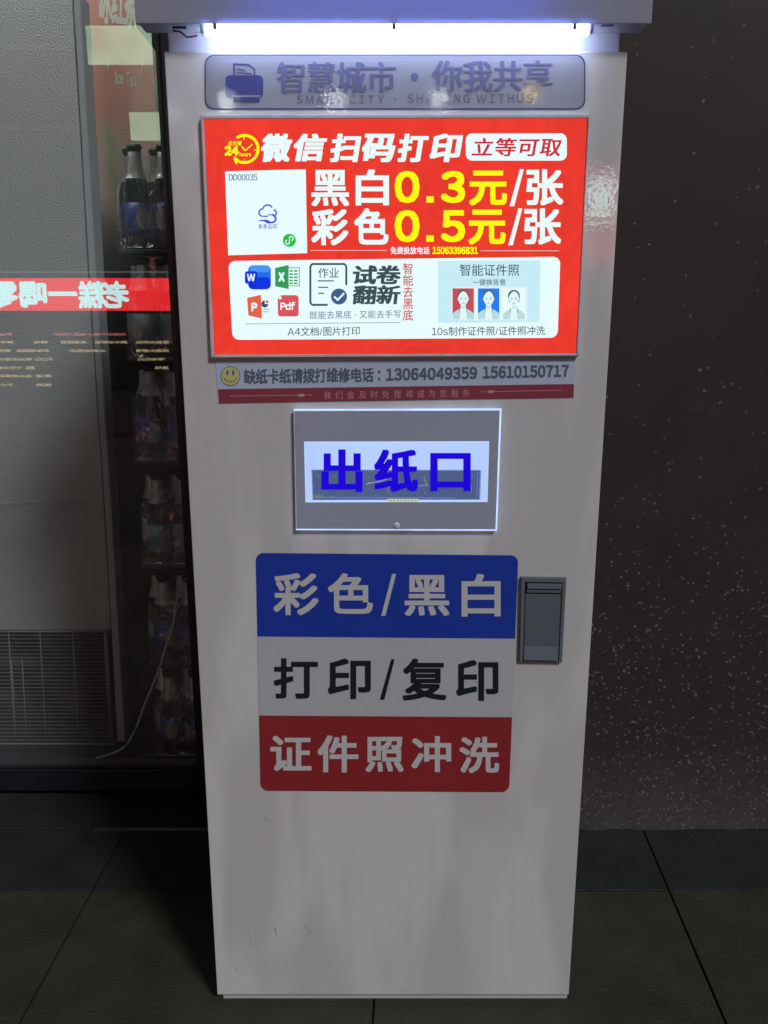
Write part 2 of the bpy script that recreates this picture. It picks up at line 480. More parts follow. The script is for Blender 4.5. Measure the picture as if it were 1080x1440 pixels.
# ------------------------------------------------------------------ brown stone wall right of the kiosk
def wall_mat():
    m = mat('dark_brown_polished_stone', (.040, .0295, .0265), .44, spec=.35, var=.25, vscale=9, detail=8)
    n, l = m.node_tree.nodes, m.node_tree.links
    b = n['Principled BSDF']
    src = b.inputs['Base Color'].links[0].from_socket
    tc = n.new('ShaderNodeTexCoord')
    sep = n.new('ShaderNodeSeparateXYZ'); l.new(tc.outputs['Object'], sep.inputs[0])
    dens = n.new('ShaderNodeMapRange'); l.new(sep.outputs['Z'], dens.inputs[0])
    dens.inputs[1].default_value = 1.3; dens.inputs[2].default_value = .0
    dens.inputs[3].default_value = .0; dens.inputs[4].default_value = 1
    dp = n.new('ShaderNodeMath'); dp.operation = 'POWER'; dp.inputs[1].default_value = 2.7; l.new(dens.outputs[0], dp.inputs[0])
    nz = n.new('ShaderNodeTexNoise'); nz.inputs['Scale'].default_value = 5; nz.inputs['Detail'].default_value = 3
    l.new(tc.outputs['Object'], nz.inputs[0])
    total = None
    wob = n.new('ShaderNodeTexNoise'); wob.inputs['Scale'].default_value = 140; l.new(tc.outputs['Object'], wob.inputs[0])
    wv = n.new('ShaderNodeVectorMath'); wv.operation = 'MULTIPLY_ADD'; wv.inputs[1].default_value = (.006, .006, .006)
    l.new(wob.outputs['Color'], wv.inputs[0]); l.new(tc.outputs['Object'], wv.inputs[2])
    for sc, base, rad, gain in ((20, .02, .30, .16), (50, .025, .36, .40), (110, .03, .46, .75), (190, .02, .6, 1.4)):
        vo = n.new('ShaderNodeTexVoronoi'); vo.inputs['Scale'].default_value = sc
        l.new(wv.outputs[0], vo.inputs['Vector'])
        sc3 = n.new('ShaderNodeSeparateColor'); l.new(vo.outputs['Color'], sc3.inputs[0])
        # radius of the drop differs per cell, cells with low random value carry one
        th = n.new('ShaderNodeMath'); th.operation = 'MULTIPLY_ADD'; th.inputs[1].default_value = gain; th.inputs[2].default_value = base
        nm = n.new('ShaderNodeMath'); nm.operation = 'MULTIPLY'; l.new(dp.outputs[0], nm.inputs[0]); l.new(nz.outputs[0], nm.inputs[1])
        l.new(nm.outputs[0], th.inputs[0])
        sb = n.new('ShaderNodeMath'); sb.operation = 'LESS_THAN'; l.new(sc3.outputs[0], sb.inputs[0]); l.new(th.outputs[0], sb.inputs[1])
        rd = n.new('ShaderNodeMath'); rd.operation = 'MULTIPLY'; rd.inputs[1].default_value = rad; l.new(sc3.outputs[1], rd.inputs[0])
        ls = n.new('ShaderNodeMath'); ls.operation = 'SUBTRACT'; l.new(rd.outputs[0], ls.inputs[0]); l.new(vo.outputs['Distance'], ls.inputs[1])
        sm = n.new('ShaderNodeMapRange'); l.new(ls.outputs[0], sm.inputs[0]); sm.inputs[1].default_value = 0; sm.inputs[2].default_value = .10
        ml = n.new('ShaderNodeMath'); ml.operation = 'MULTIPLY'; l.new(sm.outputs[0], ml.inputs[0]); l.new(sb.outputs[0], ml.inputs[1])
        hi = n.new('ShaderNodeMapRange'); l.new(sc3.outputs[2], hi.inputs[0]); hi.inputs[3].default_value = .35
        ml2 = n.new('ShaderNodeMath'); ml2.operation = 'MULTIPLY'; l.new(ml.outputs[0], ml2.inputs[0])
        l.new(hi.outputs[0], ml2.inputs[1])
        if total is None: total = ml2.outputs[0]
        else:
            mxx = n.new('ShaderNodeMath'); mxx.operation = 'MAXIMUM'; l.new(total, mxx.inputs[0]); l.new(ml2.outputs[0], mxx.inputs[1]); total = mxx.outputs[0]
    # dusty splash zone close to the floor
    du = n.new('ShaderNodeMapRange'); l.new(sep.outputs['Z'], du.inputs[0])
    du.inputs[1].default_value = .22; du.inputs[2].default_value = .0; du.inputs[3].default_value = 0; du.inputs[4].default_value = .9
    nz2 = n.new('ShaderNodeTexNoise'); nz2.inputs['Scale'].default_value = 22; nz2.inputs['Detail'].default_value = 8; nz2.inputs['Roughness'].default_value = .75
    l.new(tc.outputs['Object'], nz2.inputs[0])
    dm = n.new('ShaderNodeMath'); dm.operation = 'MULTIPLY'; l.new(du.outputs[0], dm.inputs[0]); l.new(nz2.outputs[0], dm.inputs[1])
    mx1 = n.new('ShaderNodeMix'); mx1.data_type = 'RGBA'; l.new(dm.outputs[0], mx1.inputs[0]); l.new(src, mx1.inputs[6]); mx1.inputs[7].default_value = (.11, .105, .09, 1)
    mx2 = n.new('ShaderNodeMix'); mx2.data_type = 'RGBA'; l.new(total, mx2.inputs[0]); l.new(mx1.outputs[2], mx2.inputs[6]); mx2.inputs[7].default_value = (.17, .16, .145, 1)
    l.new(mx2.outputs[2], b.inputs['Base Color'])
    return m
M['wall'] = wall_mat()
bm = bmesh.new()
# stone facing with a slightly chipped lower edge
n_ = 60
x0w, x1w = -.20, 2.2
lowz = [random.Random(11 + i).uniform(-.001, .004) + (.004 if random.Random(i).random() < .12 else 0) for i in range(n_ + 1)]
front = [Vector((x0w + (x1w - x0w) * i / n_, WALL_Y, lowz[i])) for i in range(n_ + 1)] + [Vector((x1w, WALL_Y, 2.8)), Vector((x0w, WALL_Y, 2.8))]
bm_prism(bm, front, .3)
wl = from_bm('stone_wall', bm, M['wall'])
props(wl, 'dark brown polished stone wall spattered with pale paint drops, right of the kiosk', 'wall')

# ------------------------------------------------------------------ shop window on the left
M['frame'] = mat('black_window_frame', (.008, .009, .016), .5, coat=.0, var=.2, vscale=20, bump=.1)
M['frame2'] = mat('dark_frame_edge', (.020, .019, .023), .45)
def glass_mat():
    m = bpy.data.materials.new('window_glass'); m.use_nodes = True
    n, l = m.node_tree.nodes, m.node_tree.links
    n.remove(n['Principled BSDF'])
    t = n.new('ShaderNodeBsdfTransparent'); t.inputs[0].default_value = (.985, .99, .99, 1)
    gg = n.new('ShaderNodeBsdfGlossy'); gg.inputs['Roughness'].default_value = .004
    fr = n.new('ShaderNodeFresnel'); fr.inputs[0].default_value = 1.5
    mu = n.new('ShaderNodeMath'); mu.operation = 'MULTIPLY'; mu.inputs[1].default_value = 2.6
    geo = n.new('ShaderNodeNewGeometry'); ff = n.new('ShaderNodeMath'); ff.operation = 'SUBTRACT'; ff.inputs[0].default_value = 1; l.new(geo.outputs['Backfacing'], ff.inputs[1])
    fm = n.new('ShaderNodeMath'); fm.operation = 'MULTIPLY'; l.new(fr.outputs[0], fm.inputs[0]); l.new(ff.outputs[0], fm.inputs[1]); l.new(fm.outputs[0], mu.inputs[0])
    ms = n.new('ShaderNodeMixShader')
    l.new(mu.outputs[0], ms.inputs[0]); l.new(t.outputs[0], ms.inputs[1]); l.new(gg.outputs[0], ms.inputs[2])
    df = n.new('ShaderNodeBsdfDiffuse'); df.inputs[0].default_value = (.62, .68, .70, 1)
    tc = n.new('ShaderNodeTexCoord'); nz = n.new('ShaderNodeTexNoise'); nz.inputs['Scale'].default_value = 3.5; nz.inputs['Detail'].default_value = 7; nz.inputs['Distortion'].default_value = .8
    l.new(tc.outputs['Object'], nz.inputs[0])
    mr = n.new('ShaderNodeMapRange'); l.new(nz.outputs[0], mr.inputs[0]); mr.inputs[1].default_value = .3; mr.inputs[2].default_value = .75; mr.inputs[3].default_value = .012; mr.inputs[4].default_value = .06
    m2 = n.new('ShaderNodeMixShader'); l.new(mr.outputs[0], m2.inputs[0]); l.new(ms.outputs[0], m2.inputs[1]); l.new(df.outputs[0], m2.inputs[2])
    l.new(m2.outputs[0], n['Material Output'].inputs[0])
    return m
M['glass'] = glass_mat()
win = empty('shop_window', (-1.0, GLASS_Y, 0), 'shop window with black frame, left of the kiosk, reflecting a red light sign', 'window')
JX = -.452
pane = box('glass_pane', -1.9, JX + .004, GLASS_Y, GLASS_Y + .006, .03, 2.7, M['glass'], win)
box('jamb', JX, JX + .012, GLASS_Y - .012, GLASS_Y + .05, .0, 2.7, M['frame2'], win, bev=.001)
box('jamb', JX + .0125, -.2, GLASS_Y - .022, GLASS_Y + .05, .0, 2.7, M['frame'], win, bev=.002)
box('bottom_rail', -1.9, JX - .001, GLASS_Y - .010, GLASS_Y + .045, .004, .062, M['frame'], win, bev=.002)
box('glazing_bead', -1.9, JX - .001, GLASS_Y - .004, GLASS_Y + .03, .0625, .070, M['frame2'], win, bev=.001)

# shop interior shell
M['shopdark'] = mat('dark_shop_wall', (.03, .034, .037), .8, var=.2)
M['shopfloor'] = mat('dark_shop_floor', (.03, .035, .035), .45, var=.3)
o = box('shop_floor', -2.6, -.21, GLASS_Y + .055, 3.6, -.01, .0, M['shopfloor']); props(o, kind='structure')
o = box('shop_back_wall', -2.6, -.2, 3.6, 3.65, 0, 2.8, M['shopdark']); props(o, kind='structure')
o = box('shop_side_wall', -.199, -.15, WALL_Y + .32, 3.6, 0, 2.8, M['shopdark']); props(o, kind='structure')
o = box('shop_ceiling', -2.6, -.15, WALL_Y + .32, 3.65, 2.801, 2.85, M['shopdark']); props(o, kind='structure')

# ------------------------------------------------------------------ grey refrigerator seen from behind
FY = 2.02
M['emboss'] = mat('embossed_grey_sheet', (.46, .48, .47), .42, metal=.0, var=.18, vscale=2.2, bump=1.7, bscale=300)
M['trimgrey'] = mat('grey_corner_profile', (.42, .45, .46), .5, var=.06)
M['grille'] = mat('grey_wire', (.30, .31, .31), .45)
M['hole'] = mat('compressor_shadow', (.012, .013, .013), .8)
fr = empty('refrigerator', (-1.1, FY, 0), 'grey embossed back of an upright refrigerator with a wire grille, behind the shop window', 'refrigerator')
def leanx(px, py): return P(px, py, FY)
bm = bmesh.new()
bm_prism(bm, [P(101, -8, FY), P(147.5, 745, FY), P(155.5, 886, FY), P(-140, 886, FY), P(-140, -8, FY)], .03, bev=.001)
from_bm('back_panel', bm, M['emboss'], fr)
bm = bmesh.new(); bm_prism(bm, [P(144.8, 698, FY - .0012), P(145, 701, FY - .0012), P(-140, 721, FY - .0012), P(-140, 718, FY - .0012)], .002)
from_bm('panel_fold', bm, M['emboss'], fr)
bm = bmesh.new()
bm_prism(bm, [P(102.5, -8, FY - .008), P(112, -8, FY - .008), P(135, 390, FY - .008), P(158, 740, FY - .008), P(175.5, 1043, FY - .008), P(165, 1043, FY - .008), P(149, 740, FY - .008), P(125.2, 390, FY - .008)], .06, bev=.002)
from_bm('corner_profile', bm, M['trimgrey'], fr)
bm = bmesh.new()
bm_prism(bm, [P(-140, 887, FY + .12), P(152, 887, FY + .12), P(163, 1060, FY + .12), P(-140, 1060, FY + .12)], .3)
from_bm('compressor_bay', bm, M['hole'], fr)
for yy, k in ((888, 1), (1046, 1)):
    tube('grille_frame', [P(-60, yy, FY), P(152 + (yy - 888) * .055, yy, FY)], .0024, M['grille'], fr, 6)
tube('grille_frame', [P(147, 888, FY), P(156, 1046, FY)], .0024, M['grille'], fr, 6)
for k in range(1, 30):
    yy = 888 + 158 * k / 30
    tube('grille_wire', [P(-60, yy, FY), P(152 + (yy - 888) * .055, yy, FY)], .0010, M['grille'], fr, 5)
for xa in (-30, 12, 56, 102, 149.5):
    tube('grille_rod', [P(xa, 888, FY + .004), P(xa + 9, 1046, FY + .004)], .0016, M['grille'], fr, 5)
for xa in (16, 31):
    tube('grille_rod', [P(xa, 928, FY + .004), P(xa + 7, 1046, FY + .004)], .0016, M['grille'], fr, 5)
M['rust'] = mat('dull_bronze_part', (.08, .07, .055), .6, var=.3)
# compressor and fan bracket behind the grille
bm = bmesh.new()
q = P(100, 985, FY + .07)
lathe_bm(bm, [(.02, -.05), (.055, -.035), (.062, .0), (.055, .04), (.02, .055)], q.x, q.y + .04, q.z, 18)
from_bm('compressor', bm, M['rust'], fr)
q = P(10, 930, FY + .05)
box('fan_bracket', q.x - .16, q.x + .09, q.y, q.y + .01, q.z - .012, q.z + .012, M['rust'], fr, bev=.001)
q = P(5, 975, FY + .05)
box('fan_bracket', q.x - .12, q.x + .03, q.y, q.y + .01, q.z - .02, q.z + .01, M['rust'], fr, bev=.001)
q = P(143, 867, FY)
bm = bmesh.new()
for k in range(2):
    rad = (.011, .006)[k]
    pts = [Vector((q.x + rad * math.cos(a * math.pi / 8), FY - .004 - .003 * k, q.z + rad * math.sin(a * math.pi / 8))) for a in range(16)]
    bm_prism(bm, pts[::-1], .004)
from_bm('bolt', bm, M['trimgrey'], fr)

# ------------------------------------------------------------------ red ice tea cooler side
CY = 2.20
def poster_mat():
    m = mat('glossy_red_cooler_panel', (.30, .045, .04), .3, coat=1, coat_rough=.14, cbump=.25, cbscale=26)
    n, l = m.node_tree.nodes, m.node_tree.links
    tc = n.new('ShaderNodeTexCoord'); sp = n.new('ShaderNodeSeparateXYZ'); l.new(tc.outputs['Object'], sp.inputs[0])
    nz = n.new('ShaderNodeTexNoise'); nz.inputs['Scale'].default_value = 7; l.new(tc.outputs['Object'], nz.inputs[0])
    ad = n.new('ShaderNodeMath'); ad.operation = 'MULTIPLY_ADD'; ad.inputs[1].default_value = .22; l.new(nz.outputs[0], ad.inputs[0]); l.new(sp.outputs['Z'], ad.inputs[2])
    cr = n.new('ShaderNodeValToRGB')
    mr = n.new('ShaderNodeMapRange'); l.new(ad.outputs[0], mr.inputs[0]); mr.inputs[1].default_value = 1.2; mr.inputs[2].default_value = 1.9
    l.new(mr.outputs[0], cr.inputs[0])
    e = cr.color_ramp.elements  # near black at the bottom, pale in the middle, red at the top
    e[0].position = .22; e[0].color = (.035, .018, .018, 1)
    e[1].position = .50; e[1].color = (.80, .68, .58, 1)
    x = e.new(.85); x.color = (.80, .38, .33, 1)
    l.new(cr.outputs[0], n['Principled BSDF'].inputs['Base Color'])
    return m
M['poster'] = poster_mat()
M['postwhite'] = mat('white_cooler_print', (.85, .88, .80), .4)
M['leaf'] = mat('pale_green_print', (.62, .62, .50), .4, var=.3, vscale=30)
M['leafline'] = mat('leaf_line_print', (.50, .54, .40), .4)
ck = empty('drinks_cooler', (-.62, CY, 0), 'red drinks cooler side printed with white Ice Tea lettering, behind the window', 'cooler')
bm = bmesh.new()
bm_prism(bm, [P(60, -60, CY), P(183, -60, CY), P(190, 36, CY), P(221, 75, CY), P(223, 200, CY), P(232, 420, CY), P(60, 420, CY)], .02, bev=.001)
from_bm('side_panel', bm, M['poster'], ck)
M['tubeglint'] = mat('painted_tube_glint', (.50, .60, .50), .35)  # reflection of a tube on the cooler edge, painted as a pale strip
bm = bmesh.new()
bm_prism(bm, [P(214, 70, CY - .006), P(222, 77, CY - .006), P(227, 205, CY - .006), P(222, 205, CY - .006)], .02, bev=.001)
from_bm('tube_reflection', bm, M['tubeglint'], ck)
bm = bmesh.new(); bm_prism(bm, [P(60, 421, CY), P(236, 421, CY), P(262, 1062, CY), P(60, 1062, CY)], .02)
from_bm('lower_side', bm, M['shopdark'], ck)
text('冰红茶', ((136, -35), (196, -22), (194, 42), (140, 34)), CY, M['postwhite'], ck, bold=.035, lay=4, gap=.02, shear=.1)
text('Ice', (162, 100, 174, 118), CY, M['postwhite'], ck, bold=.02, lay=4, latin=False)
text('Tea', (177, 101, 192, 121), CY, M['postwhite'], ck, bold=.02, lay=4, latin=False)
art('leaf_print', [([(151, 165), (160, 190), (168, 215), (171, 235), (168, 252), (161, 275), (152, 250), (146, 222), (143, 198)], M['leaf'], 5),
                   ([line(151, 170, 160, 262, 1.3), line(153, 200, 166, 222, 1), line(152, 215, 160, 240, 1), line(146, 206, 156, 246, 1)], M['leafline'], 6)], CY, ck)
for sw in ([(150, 100), (152, 88), (156, 80), (154, 92)], [(196, 112), (201, 100), (203, 84), (199, 70), (197, 62), (201, 78), (200, 92)], [(137, -4), (141, 12), (143, 24), (139, 10)]):
    art('brush_stroke', [(sw, M['postwhite'], 5)], CY, ck)

# ------------------------------------------------------------------ stacked beer bottles
def bglass():
    m = mat('dark_green_bottle_glass', (.012, .022, .016), .22, coat=.2, spec=.35, var=.3, vscale=20)
    return m
M['bottle'] = bglass()
M['foil'] = mat('silver_neck_foil', (.62, .65, .64), .40, metal=.3, var=.15, vscale=60, bump=.15, bscale=300)
M['cap_d'] = mat('dark_blue_crown_cap', (.015, .022, .05), .4, metal=.3)
M['cap_g'] = mat('green_crown_cap', (.035, .10, .06), .35, metal=.3)
M['lab_b'] = mat('blue_bottle_label', (.010, .055, .38), .35, var=.25, vscale=30)
M['lab_p'] = mat('pale_blue_label', (.22, .36, .50), .4, var=.2, vscale=40)
M['lab_w'] = mat('cream_label_print', (.45, .46, .38), .4)
BY0 = 2.02
def bottle_meshes(label_mat, cap_mat):
    H_ = .225; r = .0295
    out = []
    bm = bmesh.new()
    lathe_bm(bm, [(.024, .0), (r, .006), (r, .118), (.0285, .132), (.0225, .15), (.0155, .168), (.0135, .19), (.0130, .212), (.0142, .214), (.0142, .219)], 0, 0, 0, 22)
    out.append(('glass_body', bm, M['bottle']))
    bm = bmesh.new()
    lathe_bm(bm, [(.0238, .1495), (.0234, .1500), (.0166, .168), (.0146, .19), (.0142, .205), (.0130, .2055)], 0, 0, 0, 20)
    out.append(('neck_foil', bm, M['foil']))
    bm = bmesh.new()
    lathe_bm(bm, [(.0155, .2115), (.0168, .2118), (.0163, .217), (.0152, .2205), (.011, .2222)], 0, 0, 0, 21)
    out.append(('crown_cap', bm, cap_mat))
    bm = bmesh.new()
    lathe_bm(bm, [(r - .001, .030), (r + .0005, .0303), (r + .0005, .098), (r - .001, .0983)], 0, 0, 0, 22)
    out.append(('body_label', bm, label_mat))
    bm = bmesh.new()                       # oval badge wrapped on the front
    vs = []
    for i in range(16):
        a = 2 * math.pi * i / 16
        th = -math.pi / 2 + .55 * math.cos(a)
        vs.append(bm.verts.new(((r + .0012) * math.cos(th), (r + .0012) * math.sin(th), .064 + .024 * math.sin(a))))
    c = bm.verts.new((0, -(r + .0016), .064))
    for i in range(16): bm.faces.new((vs[i], vs[(i + 1) % 16], c))
    out.append(('label_badge', bm, M['lab_w']))
    res = []
    for nm, bm, m in out:
        me = bpy.data.meshes.new(nm); bm.normal_update(); bm.to_mesh(me); bm.free(); me.materials.append(m); res.append((nm, me))
    return res
green_set, blue_set, pale_set = [bottle_meshes(M[a_], M[b2_]) for a_, b2_ in (('lab_b', 'cap_g'), ('lab_b', 'cap_d'), ('lab_p', 'cap_d'))]
layers = []
for k, ypx in enumerate((203, 362, 512, 664, 808, 941)):
    layers.append(P(200, ypx, BY0).z)
rows = ('top', 'second', 'third', 'fourth', 'fifth', 'bottom')
for k, ztop in enumerate(layers):
    z0 = ztop - .2222
    for ci, bx_ in enumerate((-.549, -.487)):
        for di in range(2):
            if ci == 0 and di == 1: px_ = bx_ - .028
            else: px_ = bx_ - (.031 if di else 0)
            pale = k in (1, 3)
            lab = '%s-layer dark beer bottle, %s label, %s column, %s row behind the window' % (
                rows[k].capitalize(), 'pale blue' if pale else 'blue', ('left', 'right')[ci], ('front', 'rear')[di])
            b = empty('beer_bottle', (px_ + rng.uniform(-.002, .002), BY0 + di * .056 + rng.uniform(-.002, .002), z0), lab, 'bottle', 'beer bottles stacked behind the window')
            b.rotation_euler = (0, 0, rng.uniform(-.9, .9))
            for nm, me in (green_set if k == 0 else pale_set if pale else blue_set):
                c = bpy.data.objects.new(nm, me); COL.objects.link(c); c.parent = b
# trays that carry each layer, and shrink film
M['tray'] = mat('dark_card_tray', (.030, .032, .036), .7, var=.2)
def film_mat():
    m = bpy.data.materials.new('shrink_film'); m.use_nodes = True
    n, l = m.node_tree.nodes, m.node_tree.links
    n.remove(n['Principled BSDF'])
    t = n.new('ShaderNodeBsdfTransparent'); t.inputs[0].default_value = (.93, .94, .94, 1)
    gg = n.new('ShaderNodeBsdfGlossy'); gg.inputs['Roughness'].default_value = .22
    tc = n.new('ShaderNodeTexCoord'); nz = n.new('ShaderNodeTexNoise'); nz.inputs['Scale'].default_value = 22; nz.inputs['Detail'].default_value = 3; nz.inputs['Distortion'].default_value = 1.2
    l.new(tc.outputs['Object'], nz.inputs[0])
    bp = n.new('ShaderNodeBump'); bp.inputs['Strength'].default_value = 1; bp.inputs['Distance'].default_value = .015
    l.new(nz.outputs[0], bp.inputs['Height']); l.new(bp.outputs[0], gg.inputs['Normal'])
    ms = n.new('ShaderNodeMixShader'); ms.inputs[0].default_value = .06
    l.new(t.outputs[0], ms.inputs[1]); l.new(gg.outputs[0], ms.inputs[2]); l.new(ms.outputs[0], n['Material Output'].inputs[0])
    return m
M['shrink'] = film_mat()
for k, ztop in enumerate(layers):
    z0 = ztop - .2222
    zb = layers[k + 1] + .004 if k < 5 else 0.0
    t = box('bottle_tray', -.592, -.455, BY0 - .036, BY0 + .10, z0 - .010, z0 - .0005, M['tray'], None, bev=.002)
    props(t, '%s dark tray carrying a layer of beer bottles behind the window' % ('Lowest' if k == 5 else ('Topmost', 'Second', 'Third', 'Fourth', 'Fifth')[k]), 'tray', 'trays in the bottle stack')
    # loose film pulled over the front of the layer
    bm = bmesh.new()
    rs = random.Random(50 + k)
    nx, nz_ = 14, 12
    grid = []
    for j in range(nz_ + 1):
        row = []
        for i in range(nx + 1):
            u, v = i / nx, j / nz_
            x = -.590 + .134 * u
            z = z0 + .002 + (.150 + .045 * math.sin(math.pi * u) ** 2) * v
            y = BY0 - .0345 + .018 * v ** 3 + .0035 * noise.noise(Vector((u * 5 + k * 7, v * 4, k)))
            row.append(bm.verts.new((x, y, z)))
        grid.append(row)
    for j in range(nz_):
        for i in range(nx):
            f = bm.faces.new((grid[j][i], grid[j][i + 1], grid[j + 1][i + 1], grid[j + 1][i])); f.smooth = True
    o = from_bm('shrink_wrap', bm, M['shrink'])
    md = o.modifiers.new('thickness', 'SOLIDIFY'); md.thickness = .0002
    props(o, '%s layer of crinkled clear shrink wrap over beer bottles in the window' % rows[k], 'plastic wrap', 'clear wrap over the bottle layers')
# pallet under the stack
z0 = layers[5] - .2222 - .0105
o = box('low_pallet', -.60, -.45, BY0 - .03, BY0 + .11, 0.0, z0, M['tray'], None, bev=.002)
props(o, 'low dark base under the stack of beer bottles', 'pallet')

# pale cable hanging in front of the bottles
M['cable'] = mat('pale_grey_cable', (.52, .53, .50), .5)
ctl = [(251, 815), (249, 842), (243, 880), (233, 910), (224, 940), (213, 968), (203, 992), (193, 1020), (181, 1043), (170, 1054), (155, 1061), (128, 1069)]
pts = []
for i in range(len(ctl) - 1):
    a = ctl[max(i - 1, 0)]; b = ctl[i]; c = ctl[i + 1]; d = ctl[min(i + 2, len(ctl) - 1)]
    for s in range(4):
        t = s / 4
        f = lambda A, B, C_, D: .5 * (2 * B + (C_ - A) * t + (2 * A - 5 * B + 4 * C_ - D) * t * t + (3 * B - A - 3 * C_ + D) * t ** 3)
        pts.append(P(f(a[0], b[0], c[0], d[0]), f(a[1], b[1], c[1], d[1]), 1.945))
o = tube('cable', pts, .0026, M['cable'], None, 8)
props(o, 'thin pale cable hanging in front of the stacked bottles behind the window', 'cable')

# greenish fluorescent tube of the shop, just above the window
M['shoptube'] = emit('greenish_tube_glow', (.95, 1.0, .85), 42)
st = empty('shop_tube_light', (-.95, 1.96, 2.25), 'greenish fluorescent tube above the refrigerator inside the shop', 'lamp')
tube('glass_tube', [(-1.45, 1.955, 2.25), (-.50, 1.955, 2.25)], .013, M['shoptube'], st, 12)
box('lamp_housing', -1.5, -.46, 1.94, 1.975, 2.27, 2.31, M['hood'], st, bev=.003)

# ------------------------------------------------------------------ the kiosk
DY = 1.22
BYK = 1.245
kiosk = empty('print_kiosk', (.015, 1.4, 0), 'tall white self-service printing kiosk with a red backlit poster and lit paper slot', 'kiosk')
a, b_ = P(229, 73, DY), P(880, 73, DY)
DX0, DX1 = -.2852, .3160
DZ0, DZ1 = P(555, 1399, DY).z, P(555, 72.5, DY).z
body_l, body_r = P(236, 60, BYK).x, P(872, 60, BYK).x
HZ = P(555, 50, BYK).z
box('cabinet_body', body_l, body_r, BYK, 1.62, .010, HZ + .12, M['hood'], kiosk, bev=.002)
box('plinth', P(314, 1408, DY + .006).x, P(797, 1408, DY + .006).x, DY + .006, 1.60, 0, .0105, M['hood'], kiosk, bev=.001)
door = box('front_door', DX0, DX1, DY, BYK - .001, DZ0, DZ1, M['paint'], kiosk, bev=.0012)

# header print
HY = DY - .0006
hdr = art('header_label', [(rr(290, 79, 821, 152, 12), M['film'], 0)], HY, kiosk)
art('border_line', [(outline(rr(288, 77, 823, 154, 13), 1.6), M['ink_navy'], 2)], HY, hdr)
art('printer_icon', [(rr(317, 106, 370, 138, 6), M['ink_navy'], 2), (rr(328, 136, 365, 144, 1), M['ink_navy'], 3),
    (rr(326, 134, 366, 136.5, 0), M['film'], 4),
    (outline([(328, 89), (350, 90), (359, 97), (359, 112), (328, 112)], 2.2), M['ink_navy'], 3),
    ([line(333, 97, 345, 99, 1.6), line(333, 102, 354, 104, 1.6), line(333, 107, 354, 108, 1.6)], M['ink_navy'], 3)], HY, hdr)
text('智慧城市', (389, 87, 557, 131), HY, M['ink_fade'], hdr, bold=0, boldx=.030, gap=.06, lay=3)
art('middle_dot', [(circ(583, 108, 5.5), M['ink_fade'], 3)], HY, hdr)
text('你我共享', (607, 85, 777, 129), HY, M['ink_fade'], hdr, bold=0, boldx=.030, gap=.06, lay=3)
text('SMART CITY', (417, 134, 540, 146), HY, M['ink_grey'], hdr, bold=.006, gap=.34, lay=2)
text('SHARING WITHUS', (573, 132, 749, 145), HY, M['ink_grey'], hdr, bold=.006, gap=.34, lay=2)
art('small_dot', [(circ(556, 140, 1.6, n=10), M['ink_grey'], 2)], HY, hdr)

# red backlit poster
PY = DY - .006
TL, TR, BR_, BL = (286, 167), (827, 166), (811, 497), (301, 499)
scr = empty('backlit_poster', (0, 0, 0), None, None); scr.parent = kiosk; scr.location = -kiosk.location
M['bez'] = mat('clear_acrylic_edge', (.62, .63, .68), .18, coat=1, var=.25, vscale=50)
pc = [TL, TR, BR_, BL]
bm = bmesh.new()
bm_prism(bm, [P(*q, PY) for q in rr(0, 0, 1, 1, 0, corners=pc)], .0055)
from_bm('light_panel', bm, M['e_red'], scr)
def bar(nm, q4, y, d, m, par, lbl=None):
    bm = bmesh.new(); bm_prism(bm, [P(*q, y) for q in q4], d, bev=.0006)
    return from_bm(nm, bm, m, par, lbl)
BZ = PY - .002
bar('bezel_bar', [(282, 162), (831, 161), (827.5, 166), (286, 167)], BZ, .0079, M['bez'], scr)
bar('bezel_bar', [(282, 162.5), (286, 167.5), (301, 499), (296.5, 503)], BZ - .0003, .0079, M['bez'], scr)
bar('bezel_bar', [(831, 161.5), (814.5, 501), (811, 497), (827.5, 166.5)], BZ - .0003, .0079, M['bez'], scr)
bar('bezel_bar', [(301.5, 499), (811, 497), (814, 500.6), (297, 503)], BZ, .0079, M['bez'], scr)
art('torn_red_edge', [([line(285.5 + 15 * t / 12 + .7 * math.sin(t * 5), 167 + 332 * t / 12, 285.5 + 15 * (t + 1) / 12 + .7 * math.sin(t * 5 + 5), 167 + 332 * (t + 1) / 12, 1.7) for t in range(12)], M['e_redbord'], 2),
     ([line(826.6 - 16 * t / 12, 166 + 331 * t / 12, 826.6 - 16 * (t + 1) / 12, 166 + 331 * (t + 1) / 12, 1.7) for t in range(12)], M['e_redbord'], 2)], PY, scr)

# 24 hour badge
art('clock_badge', [
    (ring(344, 209.5, 21, 17, -125, 25), M['e_yel'], 3), (ring(344, 209.5, 21, 17.3, 25, 140), M['e_yel'], 3),
    ([(329, 219), (330, 229), (334, 232), (333, 228), (342, 231), (338, 226)], M['e_yel'], 4),
    ([line(340, 206, 345, 212, 2.0), line(345, 212, 355, 203, 1.6), line(343, 192, 343, 197, 1.2), line(357, 211, 361, 211, 1.2), line(344, 224, 344, 228, 1.2)], M['e_yel'], 4)], PY, scr)
text('24', (316, 205.5, 336, 219), PY, M['e_yel'], scr, bold=.06, lay=6, gap=.1)
text('hours', (337, 214, 353, 220), PY, M['e_yel'], scr, bold=.02, lay=6, latin=False)
text('全天候', (320.5, 198, 340, 205), PY, M['e_yel'], scr, bold=.02, lay=6, shear=.2)
for c, x0, x1 in (('微', 367, 411), ('信', 413, 460), ('扫', 464, 508), ('码', 509, 556), ('打', 559, 603), ('印', 604, 651)):
    text(c, (x0, 188, x1, 228 if c != '信' else 227), PY, M['e_white'], scr, bold=.030, boldx=.046, shear=.16, lay=3)
art('pill_label', [(rr(655, 187.5, 797, 226, 9), M['e_white'], 3)], PY, scr)
